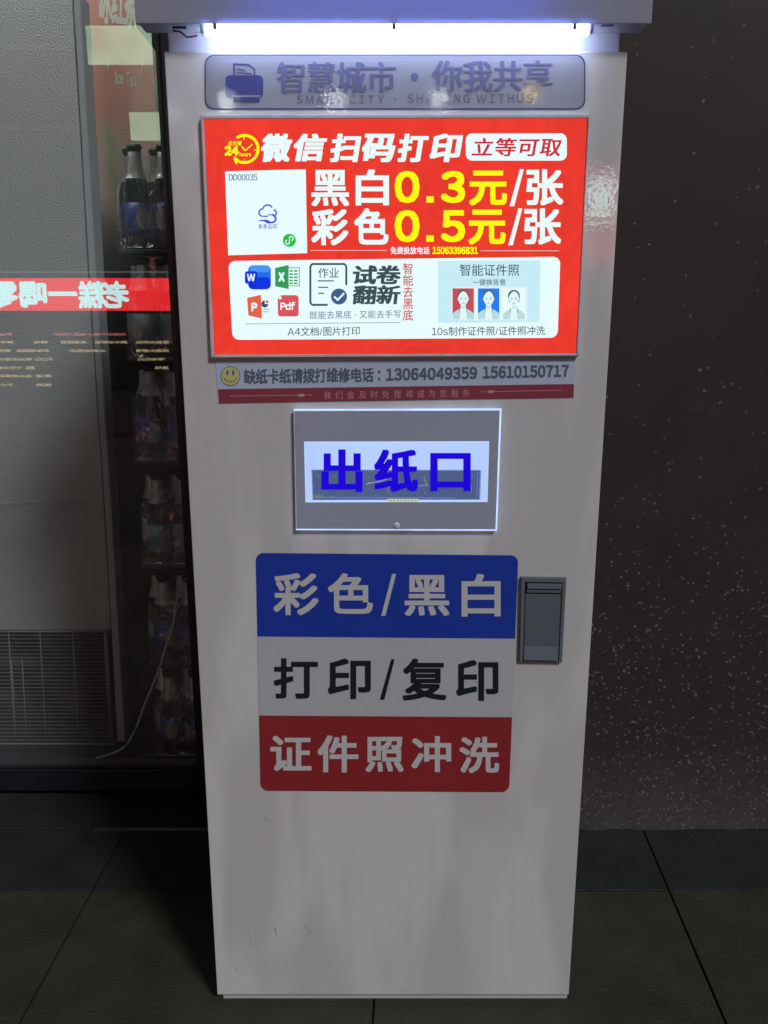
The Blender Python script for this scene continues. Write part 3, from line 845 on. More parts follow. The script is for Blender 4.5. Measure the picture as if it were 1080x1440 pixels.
text('立等可取', (663, 194, 790, 220), PY, M['e_redtxt'], scr, bold=.014, boldx=.022, shear=.16, lay=5, gap=.12)

# white square (its code is left blank)
art('code_square', [(rr(0, 0, 1, 1, 0, corners=[(316.5, 241), (430, 238), (432, 356), (321, 359)]), M['e_white'], 3)], PY, scr)
text('DD00035', (322, 245, 362, 254), PY, M['e_navy'], scr, bold=0, boldx=.018, lay=5, gap=.06)
cl = []
def arcw(cx, cy, r, a0, a1, wd, n=10): return ring(cx, cy, r + wd / 2, r - wd / 2, a0, a1, n)
cl += arcw(369.5, 299, 5.2, 90, 265, 2.2) + arcw(376.5, 295.5, 7.2, 185, 330, 2.2) + arcw(384, 299.5, 4.6, -80, 90, 2.2)
cl += [line(370, 304.2, 377, 304.2, 2.0)] + arcw(382.5, 307.5, 5.4, -90, 90, 2.8) + [line(376, 313, 383, 313, 2.6), [(361, 311.5), (368, 308.8), (376, 309), (383, 313), (376, 314.2), (370, 311)]]
cl += [line(377, 302.2, 383, 302.2, 1.6)]
art('cloud_logo', [(cl, M['e_cloud'], 4)], PY, scr)
text('多多云印', (363, 315, 389.5, 322), PY, M['e_cloud'], scr, bold=.01, lay=5)
art('round_green_icon', [(circ(407, 338, 9.2), M['e_green'], 4),
    (ring(404.5, 340.5, 3.6, 2.2, 10, 260, 12) + ring(409.5, 335.5, 3.6, 2.2, 190, 440, 12) + [line(407.3, 334, 406.7, 342, 1.4)], M['e_white'], 5)], PY, scr)

# prices
for row, (c1, c2, d2, y0, y1) in enumerate((('黑', '白', '3', 238, 290), ('彩', '色', '5', 293, 345))):
    dx = -2 * row
    text(c1, (438, y0 + 1, 491 + dx * .5, y1), PY, M['e_white'], scr, bold=.022 if row == 0 else .026, lay=3)
    text(c2, (500 + dx, y0, 547 + dx * .3, y1 - 1), PY, M['e_white'], scr, bold=.027, lay=3)
    text('0', (555, y0 + 2.5, 590, y1 - 4.5), PY, M['e_yel'], scr, bold=.030, boldx=.034, lay=3)
    art('decimal_point', [(rr(599.5, y1 - 14, 610, y1 - 5, 0), M['e_yel'], 3)], PY, scr)
    text(d2, (620, y0 + 2.5, 654, y1 - 4.5), PY, M['e_yel'], scr, bold=.030, boldx=.036, lay=3)
    text('元', (660 + dx * .6, y0 + 2, 713 + dx, y1 - 1), PY, M['e_yel'], scr, bold=.028, lay=3)
    art('slash', [([(731 + dx, y0), (736.5 + dx, y0), (723 + dx, y1), (716.5 + dx, y1)], M['e_white'], 3)], PY, scr)
    text('张', (740 + dx * 1.5, y0, 792 + dx * 1.5, y1 - 1), PY, M['e_white'], scr, bold=.027, lay=3)
art('dotted_line', [([line(x, 352.2, x + 2, 352.2, .9) for x in range(437, 544, 3)] + [line(x, 352.6, x + 2, 352.6, .9) for x in range(676, 787, 3)], M['e_pale'], 3)], PY, scr)
text('免费投放电话', (549, 347, 604, 357.5), PY, M['e_white'], scr, bold=.02, lay=3)
text('15063396831', (608, 347, 672, 357.5), PY, M['e_yel'], scr, bold=.045, lay=3, gap=.10)

# white information panel
wp = art('white_panel', [(rr(0, 0, 466, 112, 10, corners=[(321, 367), (788, 361), (784, 475), (327, 478)]), M['e_white'], 3)], PY, scr)
art('word_icon', [(rr(349, 373, 381, 407, 7), M['e_w2'], 4), (rr(351, 373.3, 380, 383, 5), M['e_w1'], 5), (rr(349.5, 390, 380.7, 406.8, 6), M['e_w3'], 5),
                  (rr(344.5, 381.5, 362, 399, 3), M['e_w3'], 7)], PY, scr)
text('W', (347.5, 385, 359, 395.5), PY, M['e_white'], scr, bold=.03, lay=9)
art('sheet_icon', [(outline(rr(404, 376, 421.5, 402.5, 0), 1.1), M['e_xls'], 4),
                   ([(387, 377), (406, 372.5), (406, 406.5), (387, 402.5)], M['e_xls'], 5),
                   ([line(x, y, x + 5, y, 2.2) for x in (407, 413.5) for y in (381, 385.5, 390, 394.5, 398.5)], M['e_xls'], 5)], PY, scr)
text('X', (391.5, 383, 400.5, 396), PY, M['e_white'], scr, bold=.055, lay=8)
art('slides_icon', [([(347.5, 419), (367, 414.5), (368.5, 448), (349.5, 443.5)], M['e_ppt'], 5), (rr(368, 418, 382, 443, 0), M['e_white'], 4),
                    (outline(rr(368, 418, 382, 443, 0), .5), M['e_pale'], 5),
                    (circ(372.5, 427.5, 5, 0, 270, 14) + [(372.5, 427.5)], M['e_slate'], 5), (circ(374, 426, 4, 270, 360, 6) + [(374, 426)], M['e_idred'], 6),
                    ([line(369, 435, 379, 435, .9), line(369, 438.5, 379, 438.5, .9)], M['e_line'], 5)], PY, scr)
text('P', (353.5, 425.5, 362, 438), PY, M['e_white'], scr, bold=.055, lay=8)
art('document_icon', [([(395, 415), (417, 415)] + circ(416.5, 419, 3.5, -90, 0, 4) + circ(416.5, 441.5, 3.5, 0, 90, 4) + circ(394.5, 441.5, 3.5, 90, 180, 4) + [(390.6, 420)], M['e_pdf'], 5),
                      ([(391, 420.5), (395.5, 415.3), (396, 421)], M['e_skin'], 6)], PY, scr)
text('Pdf', (394.5, 424.5, 415.5, 436), PY, M['e_white'], scr, bold=.03, lay=8, gap=.04)
o1 = rr(435, 370, 488.5, 430, 6)
art('form_icon', [([line(440, 371.3, 483, 371.3, 2.8), line(436.5, 375, 436.5, 425, 2.8), line(487, 376, 487, 401, 2.8), line(441, 428.7, 461, 428.7, 2.8)] + ring(441.5, 376, 6.4, 3.6, 180, 270, 6) + ring(482, 376, 6.4, 3.6, 270, 360, 6) + ring(441.5, 424, 6.4, 3.6, 90, 180, 6), M['e_slate'], 4),
                  ([line(447, 395, 469.5, 395, 1.7), line(447.5, 404, 461.5, 404, 1.7), line(447.5, 412.5, 455.5, 412.5, 1.7)], M['e_slate'], 4),
                  (circ(476.7, 417, 11.3), M['e_navy'], 5), ([line(470, 417, 475.5, 422.5, 2.6), line(474.5, 422.3, 484, 412.2, 2.6)], M['e_white'], 6)], PY, scr)
text('作业', (447.5, 376.5, 476.5, 391), PY, M['e_slate'], scr, lay=5, gap=.06, bold=.004)
text('试卷', (496, 373, 563.5, 400), PY, M['e_dark'], scr, bold=.026, boldx=.036, shear=.10, lay=4, gap=.05)
text('翻新', (496, 401, 563.5, 428), PY, M['e_dark'], scr, bold=.022, boldx=.032, shear=.10, lay=4, gap=.05)
text('智能去黑底', (566.5, 370, 581, 451), PY, M['e_redtxt'], scr, bold=.008, lay=4, vertical=True)
text('既能去黑底 · 又能去手写', ((436, 437.5), (563.5, 436), (563.5, 447), (436, 449)), PY, M['e_navy'], scr, lay=4, gap=.08)
art('rule_line', [(line(345.5, 455.5, 563, 453.5, .9), M['e_line'], 4)], PY, scr)
text('A4文档/图片打印', ((404.5, 460), (506, 459), (506, 471.5), (404.5, 473)), PY, M['e_slate'], scr, bold=.004, lay=4, gap=.07)
art('pale_box', [(rr(0, 0, 1, 1, 0, corners=[(616, 367), (760, 366), (758.5, 453), (616, 454)]), M['e_pale'], 4)], PY, scr)
text('智能证件照', (646.5, 371.5, 730, 388), PY, M['e_slate'], scr, lay=6, bold=.004)
text('一键换背景', (664.5, 392.5, 711, 401.5), PY, M['e_slate'], scr, lay=6, bold=.004)
art('photo_backing', [(rr(635, 404, 741, 450, 0), M['e_skin'], 5)], PY, scr)
for cx, bgm, lb in ((651.3, M['e_idred'], 'identity photo on red ground'), (687, M['e_idblue'], 'identity photo on blue ground'), (722.5, M['e_white'], 'identity photo on white ground')):
    y0 = 405.5; hw = 15
    items = [(rr(cx - hw, y0, cx + hw, 449, 0), bgm, 6)]
    items += [([(cx - 8, 420)] + circ(cx, 416, 8.4, 180, 360, 14) + [(cx + 8.6, 421), (cx + 7, 425), (cx - 7, 425)], M['e_hair'], 7)]
    items += [([(cx - hw, 449), (cx - hw, 441), (cx - 10, 437), (cx - 4, 434), (cx - 3.4, 428), (cx + 3.4, 428), (cx + 4, 434), (cx + 10, 437), (cx + hw, 441), (cx + hw, 449)], M['e_suit'], 8)]
    items += [([(cx - 5, 449), (cx - 4.6, 438), (cx - 3.6, 433), (cx - 3, 428), (cx + 3, 428), (cx + 3.6, 433), (cx + 4.6, 438), (cx + 5, 449)], M['e_skin'], 9)]
    items += [([(cx - 3, 429), (cx + 3, 429), (cx + 2, 434), (cx - 2, 434)], M['e_skin2'], 10)]
    face = [(cx - 6.6, 416), (cx - 3.5, 411.5), (cx + .5, 409.5), (cx + 4, 411.5), (cx + 6.6, 416), (cx + 6.9, 421), (cx + 5.4, 426), (cx + 2.2, 430), (cx, 431), (cx - 2.2, 430), (cx - 5.4, 426), (cx - 6.9, 421)]
    items += [(face, M['e_skin'], 11), ([(cx - 8.2, 418.5), (cx - 6.6, 418.5), (cx - 6.4, 423.5), (cx - 7.6, 422.5)], M['e_skin2'], 11), ([(cx + 6.6, 418.5), (cx + 8.2, 418.5), (cx + 7.6, 422.5), (cx + 6.4, 423.5)], M['e_skin2'], 11)]
    items += [([line(cx - 4.6, 418.4, cx - 1.6, 418.2, .6), line(cx + 1.6, 418.2, cx + 4.6, 418.4, .6)], M['e_suit'], 12)]
    items += [([circ(cx - 3, 420.2, .95, n=8), circ(cx + 3, 420.2, .95, n=8)], M['e_hair'], 12), ([line(cx + .2, 420, cx + .9, 424.2, .5), line(cx - 1, 424.6, cx + 1, 424.6, .5)], M['e_skin2'], 12), (line(cx - 1.9, 427, cx + 1.9, 427, .9), M['e_line'], 12)]
    items += [([line(cx - 4.9, 434, cx - 5.2, 440, .7), line(cx + 4.9, 434, cx + 5.2, 440, .7)], M['e_hair'], 12)]
    art('identity_photo', items, PY, scr, lb)
text('10s制作证件照/证件照冲洗', ((607, 459.5), (766.5, 458.5), (766.5, 471), (607, 472.5)), PY, M['e_slate'], scr, bold=.004, lay=4, gap=.07)

# repair-line strip sticker
SY = DY - .0007
def lerp4(c, x0, y0, x1, y1): return [bil(c, x0, y0), bil(c, x1, y0), bil(c, x1, y1), bil(c, x0, y1)]
sc4 = [(303, 509), (809, 503), (807, 559), (307, 567)]
ss = art('repair_notice', [(lerp4(sc4, 0, 0, 1, 1), M['strip'], 0), (lerp4(sc4, .002, .66, .999, 1), M['strip_red'], 2)], SY, kiosk)
art('smiling_face', [(circ(324, 529, 14), M['strip_ink'], 2), (circ(324, 529, 13), M['yellow'], 3),
    ([[(x + 1.7 * math.cos(a), 524 + 4 * math.sin(a)) for a in [k * math.pi / 5 for k in range(10)]] for x in (320, 328)], M['strip_ink'], 4),
    (ring(324, 526, 11.3, 10.1, 25, 155, 14), M['strip_ink'], 4)], SY, ss)
text('缺纸卡纸请拨打维修电话 ：', ((343, 519), (535, 516.5), (535, 537), (343, 540.5)), SY, M['strip_ink'], ss, bold=.026, lay=2, gap=.06)
text('13064049359', ((543, 518), (671, 515.5), (671, 533), (543, 535.5)), SY, M['strip_ink'], ss, bold=.036, lay=2, gap=.12)
text('15610150717', ((679, 515), (800, 512.5), (800, 530), (679, 532.5)), SY, M['strip_ink'], ss, bold=.036, lay=2, gap=.12)
text('我们会及时处理', ((455.5, 550.5), (564, 548.5), (564, 559.5), (455.5, 561.5)), SY, M['strip_txt'], ss, lay=4, gap=.60)
text('竭诚为您服务', ((571, 548.5), (660, 547), (660, 558), (571, 559.5)), SY, M['strip_txt'], ss, lay=4, gap=.60)
art('arrow_ornament', [([line(323, 557, 418, 555.6, .9), [(416, 556), (424, 553.2), (431, 555.5), (424, 558.6)]] + [circ(x, 555.4, 1.1, n=8) for x in (433.5, 437)], M['strip_txt'], 4),
                       ([line(697, 550.6, 790, 548.6, .9), [(684, 551), (690, 548.2), (698, 550.6), (690, 553.4)]] + [circ(x, 551, 1.1, n=8) for x in (678, 681.5)], M['strip_txt'], 4)], SY, ss)

# lit paper outlet
OY = DY - .007
out = empty('paper_outlet', (0, 0, 0), None, None); out.parent = kiosk; out.location = -kiosk.location
def acrylic():
    m = mat('grey_acrylic_plate', (.38, .40, .50), .25, coat=1, coat_rough=.03, var=.04, vscale=6)
    return m
M['plate'] = acrylic()
bm = bmesh.new(); bm_prism(bm, [P(*q, OY) for q in rr(0, 0, 290, 170, 2, corners=[(413.5, 577), (705, 576), (698.5, 745), (416.5, 744.5)])], .0068, bev=.0004)
from_bm('acrylic_plate', bm, M['plate'], out)
M['edgeglow'] = emit('edge_lit_acrylic', (.50, .66, 1.0), 1.25, var=.5, scale=18)
M['edgedim'] = emit('edge_lit_acrylic_dim', (.50, .60, 1.0), .45, var=.6, scale=18)
E_ = OY - .0006
bar('lit_edge', [(413, 575.6), (705.5, 574.8), (705.5, 577.2), (413, 578)], E_, .003, M['edgeglow'], out)
bar('lit_edge', [(702.8, 577.5), (705.3, 577.5), (699.2, 744), (696.9, 744)], E_, .003, M['edgeglow'], out)
bar('lit_edge', [(416, 743.8), (699, 744.6), (699, 746.6), (416, 745.6)], E_, .003, M['edgeglow'], out)
bar('lit_edge', [(412.8, 578.5), (414.0, 578.5), (417.2, 744), (416, 744)], E_, .003, M['edgedim'], out)
M['slot'] = emit('slot_diffuser_glow', srgb(180, 205, 255), 1.0, var=.10, scale=7)
M['slotrim'] = emit('slot_rim_glow', srgb(190, 212, 255), 1.0)
M['slotink'] = emit('deep_blue_lit_letters', (.012, .0, .68), 1.0)
WY = OY - .0003
bm = bmesh.new()
art('slot_window', [(rr(0, 0, 1, 1, 0, corners=[(427.5, 621), (688, 620.5), (685.5, 706), (429.5, 706.5)]), M['slotrim'], 0),
                    (rr(0, 0, 1, 1, 0, corners=[(429, 623.2), (686.5, 622.7), (684, 704), (431, 704.5)]), M['slot'], 1)], WY, out)
def flapm():
    m = bpy.data.materials.new('scratched_smoked_flap'); m.use_nodes = True
    n, l = m.node_tree.nodes, m.node_tree.links
    b = n['Principled BSDF']; b.inputs['Base Color'].default_value = (.12, .13, .17, 1); b.inputs['Roughness'].default_value = .3
    t = n.new('ShaderNodeBsdfTransparent')
    tc = n.new('ShaderNodeTexCoord')
    nz = n.new('ShaderNodeTexNoise'); nz.inputs['Scale'].default_value = 240; nz.inputs['Detail'].default_value = 8; nz.inputs['Roughness'].default_value = .75
    l.new(tc.outputs['Object'], nz.inputs[0])
    cr = n.new('ShaderNodeValToRGB'); cr.color_ramp.elements[0].position = .40; cr.color_ramp.elements[0].color = (.17, .19, .26, 1)
    cr.color_ramp.elements[1].position = .78; cr.color_ramp.elements[1].color = (.27, .31, .41, 1)
    l.new(nz.outputs[0], cr.inputs[0]); l.new(cr.outputs[0], t.inputs[0])
    ms = n.new('ShaderNodeMixShader'); ms.inputs[0].default_value = .25
    l.new(t.outputs[0], ms.inputs[1]); l.new(b.outputs[0], ms.inputs[2]); l.new(ms.outputs[0], n['Material Output'].inputs[0])
    return m
M['flap'] = flapm()
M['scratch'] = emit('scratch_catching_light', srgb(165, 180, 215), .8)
fl = [(438, 661), (676, 661.5), (674.5, 702.5), (440, 703)]
art('smoked_flap', [(fl, M['flap'], 0)], WY - 3 * LAY, out)
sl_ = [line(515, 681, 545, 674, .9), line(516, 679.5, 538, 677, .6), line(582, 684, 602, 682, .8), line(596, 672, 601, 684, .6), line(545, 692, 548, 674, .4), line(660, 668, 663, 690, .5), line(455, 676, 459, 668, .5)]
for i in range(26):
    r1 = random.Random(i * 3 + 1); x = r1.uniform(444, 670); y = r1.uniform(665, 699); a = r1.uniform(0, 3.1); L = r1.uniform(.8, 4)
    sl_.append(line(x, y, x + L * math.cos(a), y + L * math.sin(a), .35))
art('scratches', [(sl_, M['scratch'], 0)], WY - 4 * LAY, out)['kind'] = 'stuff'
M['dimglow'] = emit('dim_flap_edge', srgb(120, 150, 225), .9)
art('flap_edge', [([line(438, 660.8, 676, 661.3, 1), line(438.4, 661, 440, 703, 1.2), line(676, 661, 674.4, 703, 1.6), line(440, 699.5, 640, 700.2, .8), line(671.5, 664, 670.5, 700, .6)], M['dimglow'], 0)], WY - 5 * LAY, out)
M['paper_y'] = emit('small_yellow_print', srgb(205, 222, 175), .9)
M['paper_y2'] = emit('small_olive_print', srgb(120, 130, 120), .8)
art('small_olive_label', [(rr(440, 695.5, 455, 699, 0), M['paper_y2'], 0)], WY - 6 * LAY, out)
art('small_yellow_label', [(rr(545, 701.6, 588, 706, 0), M['paper_y'], 0), ([line(x, 704, x + 3, 704, 1.2) for x in range(548, 586, 5)], M['paper_y2'], 1)], WY - 6 * LAY, out)
LY = WY - .0035
for c, bx in (('出', (452, 632, 510, 692)), ('纸', (526, 632, 588, 692)), ('口', (605, 637, 662, 691))):
    text(c, bx, LY, M['slotink'], out, bold=.028, boldx=.036, lay=0)
bm = bmesh.new(); q = P(558, 739, OY)
lathe_bm(bm, [(.0045, 0), (.0050, .0006), (.0042, .0016), (.002, .0021)], 0, 0, 0, 16)
bmesh.ops.rotate(bm, verts=bm.verts, cent=(0, 0, 0), matrix=Matrix.Rotation(math.pi / 2, 3, 'X'))
bmesh.ops.translate(bm, verts=bm.verts, vec=(q.x, OY + .0005, q.z))
M['knob'] = mat('frosted_knob', (.62, .65, .76), .4)
from_bm('finger_knob', bm, M['knob'], out)

# service sticker
KY = DY - .0007
s4 = [(359.5, 777.5), (729, 781), (716, 1114), (366.5, 1112)]
full = rr(0, 0, 370, 335, 11, corners=s4)
def clip_band(v0, v1, m, nm, lb):
    """band of the rounded sticker between heights v0..v1 (0 top, 1 bottom)"""
    r_u, r_v = 11 / 370, 11 / 335
    pts = []
    seg = 6
    if v0 == 0:
        for k in range(seg + 1):
            a = R(180 + 90 * k / seg); pts.append((r_u + r_u * math.cos(a), r_v + r_v * math.sin(a)))
        for k in range(seg + 1):
            a = R(270 + 90 * k / seg); pts.append((1 - r_u + r_u * math.cos(a), r_v + r_v * math.sin(a)))
    else: pts += [(0, v0), (1, v0)]
    if v1 == 1:
        for k in range(seg + 1):
            a = R(90 * k / seg); pts.append((1 - r_u + r_u * math.cos(a), 1 - r_v + r_v * math.sin(a)))
        for k in range(seg + 1):
            a = R(90 + 90 * k / seg); pts.append((r_u + r_u * math.cos(a), 1 - r_v + r_v * math.sin(a)))
    else: pts += [(1, v1), (0, v1)]
    return art(nm, [([bil(s4, *p) for p in pts], m, 0)], KY, kiosk, lb)
va, vb = (896 - 778) / 335, (1007 - 778) / 335
bl = clip_band(0, va, M['st_blue'], 'sticker_band', 'blue top band')
wh = clip_band(va, vb, M['st_white'], 'sticker_band', 'white middle band')
rd = clip_band(vb, 1, M['st_red'], 'sticker_band', 'red bottom band')
for c, x0, y0, x1, y1 in (('彩', 384.5, 806, 448, 865), ('色', 461, 806, 524.5, 863), ('黑', 569, 808.5, 632, 866), ('白', 649, 807, 704, 867)):
    text(c, (x0, y0, x1, y1), KY, M['st_print'], bl, bold=.020, lay=2)
art('slash', [([(551.5, 807), (557, 807), (542, 866), (536, 866)], M['st_print'], 2)], KY, bl)
for c, x0, y0, x1, y1 in (('打', 385, 925.5, 447, 982.5), ('印', 461, 926, 521.5, 983), ('复', 566, 926, 628, 985), ('印', 641.5, 928, 701, 985.5)):
    text(c, (x0, y0, x1, y1), KY, M['st_black'], wh, bold=.024, lay=2)
art('slash', [([(550, 927), (555, 927), (540.5, 984), (534, 984)], M['st_black'], 2)], KY, wh)
for c, x0, y0, x1, y1 in (('证', 380, 1034.5, 438, 1084), ('件', 446.5, 1034, 504, 1086), ('照', 514, 1036, 567.5, 1085.5), ('冲', 578.5, 1035, 634.5, 1085.5), ('洗', 646, 1036, 702, 1087)):
    text(c, (x0, y0, x1, y1), KY, M['st_print'], rd, bold=.023, lay=2)

M['dirt'] = mat('dried_brown_spots', (.36, .31, .25), .8)
dl = [line(387, 1304, 387.5, 1311, 1.6), line(388.5, 1312, 388, 1316, 1.1), line(359, 1306, 360, 1309, 1), line(352, 1318, 352.5, 1321, 1.2), line(332, 1362, 332.6, 1366, 1.2), line(709, 1245, 711, 1246, 1.0), line(728, 1283, 734, 1283.6, .5)]
for i in range(46):
    r1 = random.Random(900 + i); x = r1.uniform(322, 790); y = 1396 - 150 * r1.random() ** 2.2
    if i % 6 == 0: y = r1.uniform(760, 1300); x = r1.choice((r1.uniform(300, 352), r1.uniform(735, 800)))
    dl.append(circ(x, y, r1.uniform(.35, .9), n=7))
art('dirt_spots', [(dl, M['dirt'], 0)], DY - .0005, kiosk)['kind'] = 'stuff'

# grey lift latch
HYL = DY - .006
M['latch'] = mat('grey_latch_plastic', (.135, .155, .180), .38, var=.04, vscale=20)
M['latch2'] = mat('grey_latch_plastic_face', (.115, .130, .150), .33, var=.04, vscale=20)
hd = empty('lift_latch', (0, 0, 0), None, None); hd.parent = kiosk; hd.location = -kiosk.location
h4 = [(733, 812), (796.5, 813), (790.5, 932), (730.5, 931)]
def hq(x0, y0, x1, y1): return lerp4(h4, x0, y0, x1, y1)
bar('latch_frame', hq(0, 0, 1, .055), HYL, .0058, M['latch'], hd)
bar('latch_frame', hq(0, .056, .085, 1), HYL, .0058, M['latch'], hd)
bar('latch_frame', hq(.92, .056, 1, 1), HYL, .0058, M['latch'], hd)
bar('latch_frame', hq(.086, .985, .919, 1), HYL, .0058, M['latch'], hd)
bm = bmesh.new(); bm_prism(bm, [P(*q, HYL + .0045) for q in hq(.088, .057, .918, .983)], .001)
from_bm('recess_plate', bm, M['dark'], hd)
bar('latch_button', hq(.14, .075, .91, .135), HYL - .0012, .005, M['latch'], hd)
bar('latch_button', hq(.13, .14, .90, .18), HYL + .0010, .003, M['latch2'], hd)
bar('latch_paddle', hq(.10, .20, .90, .80), HYL + .0006, .0036, M['latch2'], hd)
# angled lower lip of the paddle
bm = bmesh.new()
q = hq(.10, .802, .90, .98)
p4 = [P(*q[0], HYL + .0006), P(*q[1], HYL + .0006), P(*q[2], HYL - .0030), P(*q[3], HYL - .0030)]
bm_prism(bm, p4, .0032, bev=.0004)
from_bm('paddle_lip', bm, M['latch'], hd)

# hood with its sign box and tube light
HFY = 1.194
hx0, hx1 = P(191, 36, HFY).x, P(916, 36, HFY).x
HZF = HZ
TOPZ = HZ + .145
hood = empty('sign_hood', (0, 0, 0), None, None); hood.parent = kiosk; hood.location = -kiosk.location
box('front_fascia', hx0, hx1, HFY, HFY + .003, HZF, TOPZ, M['hood_face'], hood, bev=.0008)
bar_ = box('hood_underside', hx0 + .0005, hx1 - .0005, HFY + .0032, BYK - .0005, HZF + .003, HZF + .005, M['hood'], hood)
box('hood_side', hx0, hx0 + .003, HFY + .0032, BYK - .0005, HZF + .0055, TOPZ - .002, M['hood'], hood)
box('hood_side', hx1 - .003, hx1, HFY + .0032, BYK - .0005, HZF + .0055, TOPZ - .002, M['hood'], hood)
box('hood_top', hx0 + .0032, hx1 - .0032, HFY + .0032, BYK - .0005, TOPZ - .005, TOPZ - .002, M['hood'], hood)
box('hood_back', hx0 + .0032, body_l - .001, BYK - .003, BYK - .0005, HZF + .0055, TOPZ - .006, M['hood'], hood)
box('hood_back', body_r + .001, hx1 - .0032, BYK - .003, BYK - .0005, HZF + .0055, TOPZ - .006, M['hood'], hood)
TY = 1.2085
tx0, tx1 = P(290, 44, TY).x, P(826, 44, TY).x
tube('added_inner_tube', [(tx0 + .05, 1.232, HZF + .035), (tx1 - .05, 1.232, HZF + .035)], .007, M['added_inner_tube'], hood, 12)  # added tube, tints the hood front blue in place of lens bloom
tl = tube('led_tube', [(tx0, TY, HZF - .0045), (tx1, TY, HZF - .0045)], .0066, M['tube'], hood, 14)
for x in (tx0, tx1):
    s_ = -1 if x == tx0 else 1
    q0, q1 = (x + s_ * .007, x + s_ * .0005)
    box('tube_socket', min(q0, q1), max(q0, q1), TY - .006, TY + .006, HZF - .009, HZF + .0028, M['knob'], hood, bev=.002)
for px in (304, 554, 806):
    x = P(px, 41, 1.208).x
    bm = bmesh.new(); lathe_bm(bm, [(.0022, -.006), (.003, -.005), (.003, 0), (.0042, .001), (.0042, .0028)], x, 1.1995, HZF, 10)
    from_bm('screw', bm, M['steel'], hood)
x = P(853, 41, 1.215).x
box('vent_slot', x - .0075, x + .0075, 1.209, 1.216, HZF + .0022, HZF + .0029, M['dark'], hood)
wpt = [P(243, 43, 1.215), P(252, 44, 1.213), P(258, 48, 1.212), P(262, 52, 1.212), P(268, 52, 1.214), P(277, 50, 1.219)]
for p_ in wpt: p_.z = min(p_.z, HZF - .001)
tube('lamp_wire', wpt, .0012, M['wire_red'], hood, 6, 'dark red lamp wire')
wpt = [P(243, 42, 1.212), P(252, 42, 1.212), P(262, 42.5, 1.213)]
for p_ in wpt: p_.z = HZF + .0005
tube('lamp_wire', wpt, .0016, M['wire_blk'], hood, 6, 'black lamp wire')

# ------------------------------------------------------------------ across the street (seen only as reflections)
def mirrored(x0, y0, x1, y1, Yv, plane):
    """rectangle across the street whose mirror image in the pane y = plane was measured at these pixels"""
    a, b = P(x0, y1, Yv), P(x1, y0, Yv)
    return a.x, b.x, a.z, b.z, 2 * plane - Yv
M['s_red'] = emit('led_sign_red', (1.0, .025, .03), 8.5)
M['s_white'] = emit('led_sign_white', (.62, .98, .96), 9.5)
M['s_yel'] = emit('menu_yellow', (1.0, .74, .36), 3.8)
M['s_pink'] = emit('menu_red', (1.0, .25, .2), 3.8)
M['board'] = mat('black_board', (.01, .01, .01), .6)
x0, x1, z0, z1, yy = mirrored(-60, 391, 243, 437, 8.0, GLASS_Y)
ls = empty('led_sign', ((x0 + x1) / 2, yy, 0), 'long red light sign with white characters across the street, reflected in the window', 'sign')
box('sign_face', x0, x1, yy - .08, yy, z0, z1, M['s_red'], ls)
for nm_, xx in (('sign_post', x0 + .2), ('sign_post', x1 - .2)):
    box(nm_, xx - .03, xx + .03, yy - .07, yy - .01, 0, z0 - .001, M['board'], ls)
def street_text(s, rect, Yv, plane, m, parent, bold=.05, front=.012, gap=.08):
    """lettering on a board across the street, facing the kiosk; reads correctly when you stand before it"""
    gl = glyph_text(s, gap)
    allv = [p for v, f in gl for p in v]
    a0, a1 = min(p[0] for p in allv) - bold, max(p[0] for p in allv) + bold
    b0, b1 = min(p[1] for p in allv) - bold, max(p[1] for p in allv) + bold
    x0, x1, z0, z1, y = mirrored(*rect, Yv, plane)
    vs, fs = [], []
    offs = [(0, 0)] + [(bold * math.cos(k * math.pi / 4), bold * math.sin(k * math.pi / 4)) for k in range(8)] if bold else [(0, 0)]
    for k, (ox, oy) in enumerate(offs):
        for v, f in gl:
            base = len(vs)
            for p in v:
                u = (p[0] + ox - a0) / (a1 - a0); t = (p[1] + oy - b0) / (b1 - b0)
                vs.append((x1 + (x0 - x1) * u, y + front + k * .001, z0 + (z1 - z0) * t))
            fs += [tuple(base + i for i in t) for t in f]
    me = bpy.data.meshes.new('lettering'); me.from_pydata(vs, [], fs); me.materials.append(m)
    return link('lettering', me, parent)
street_text('老糕', (112, 395, 181, 434), 8.0, GLASS_Y, M['s_white'], ls, .042, gap=-.04)
street_text('一喝零食', (-55, 394, 108, 433), 8.0, GLASS_Y, M['s_white'], ls, .042)
# menu board under it
x0, x1, z0, z1, yy = mirrored(-130, 462, 243, 550, 8.0, GLASS_Y)
mb = empty('menu_board', ((x0 + x1) / 2, yy, 0), 'dark menu board with rows of yellow characters across the street, reflected in the window', 'board')
box('board_panel', x0, x1, yy - .05, yy, z0, z1, M['board'], mb)
for xx in (x0 + .15, x1 - .15): box('board_leg', xx - .02, xx + .02, yy - .045, yy - .005, 0, z0 - .001, M['board'], mb)
rw = random.Random(5)
chars = '麻辣烫香锅面米粉饭汤饺子包菜鱼鸡牛肉蛋茶奶咖啡冷热加小大中份元'
for ry, segs, m in ((470, ((-60, 18), (76, 178)), 'p'), (481, ((-50, 20), (48, 68), (86, 122), (134, 180), (192, 238)), 'y'), (493, ((-40, 16), (24, 70), (98, 150), (192, 238)), 'y'),
                    (505, ((-40, 46), (50, 76), (194, 232)), 'y'), (517, ((-40, 32), (37, 50), (218, 238)), 'y'), (528.5, ((-40, 46), (52, 74)), 'y'), (541, ((-40, 20), (52, 73)), 'y')):
    for a_, b2 in segs:
        n_c = max(2, int((b2 - a_) / 9))
        street_text(''.join(rw.choice(chars) for _ in range(n_c)), (a_, ry - 2, b2, ry + 2), 8.0, GLASS_Y, M['s_pink'] if m == 'p' else M['s_yel'], mb, .03)
M['rail'] = emit('dim_sign_edge', (.6, .6, .65), 1.2)
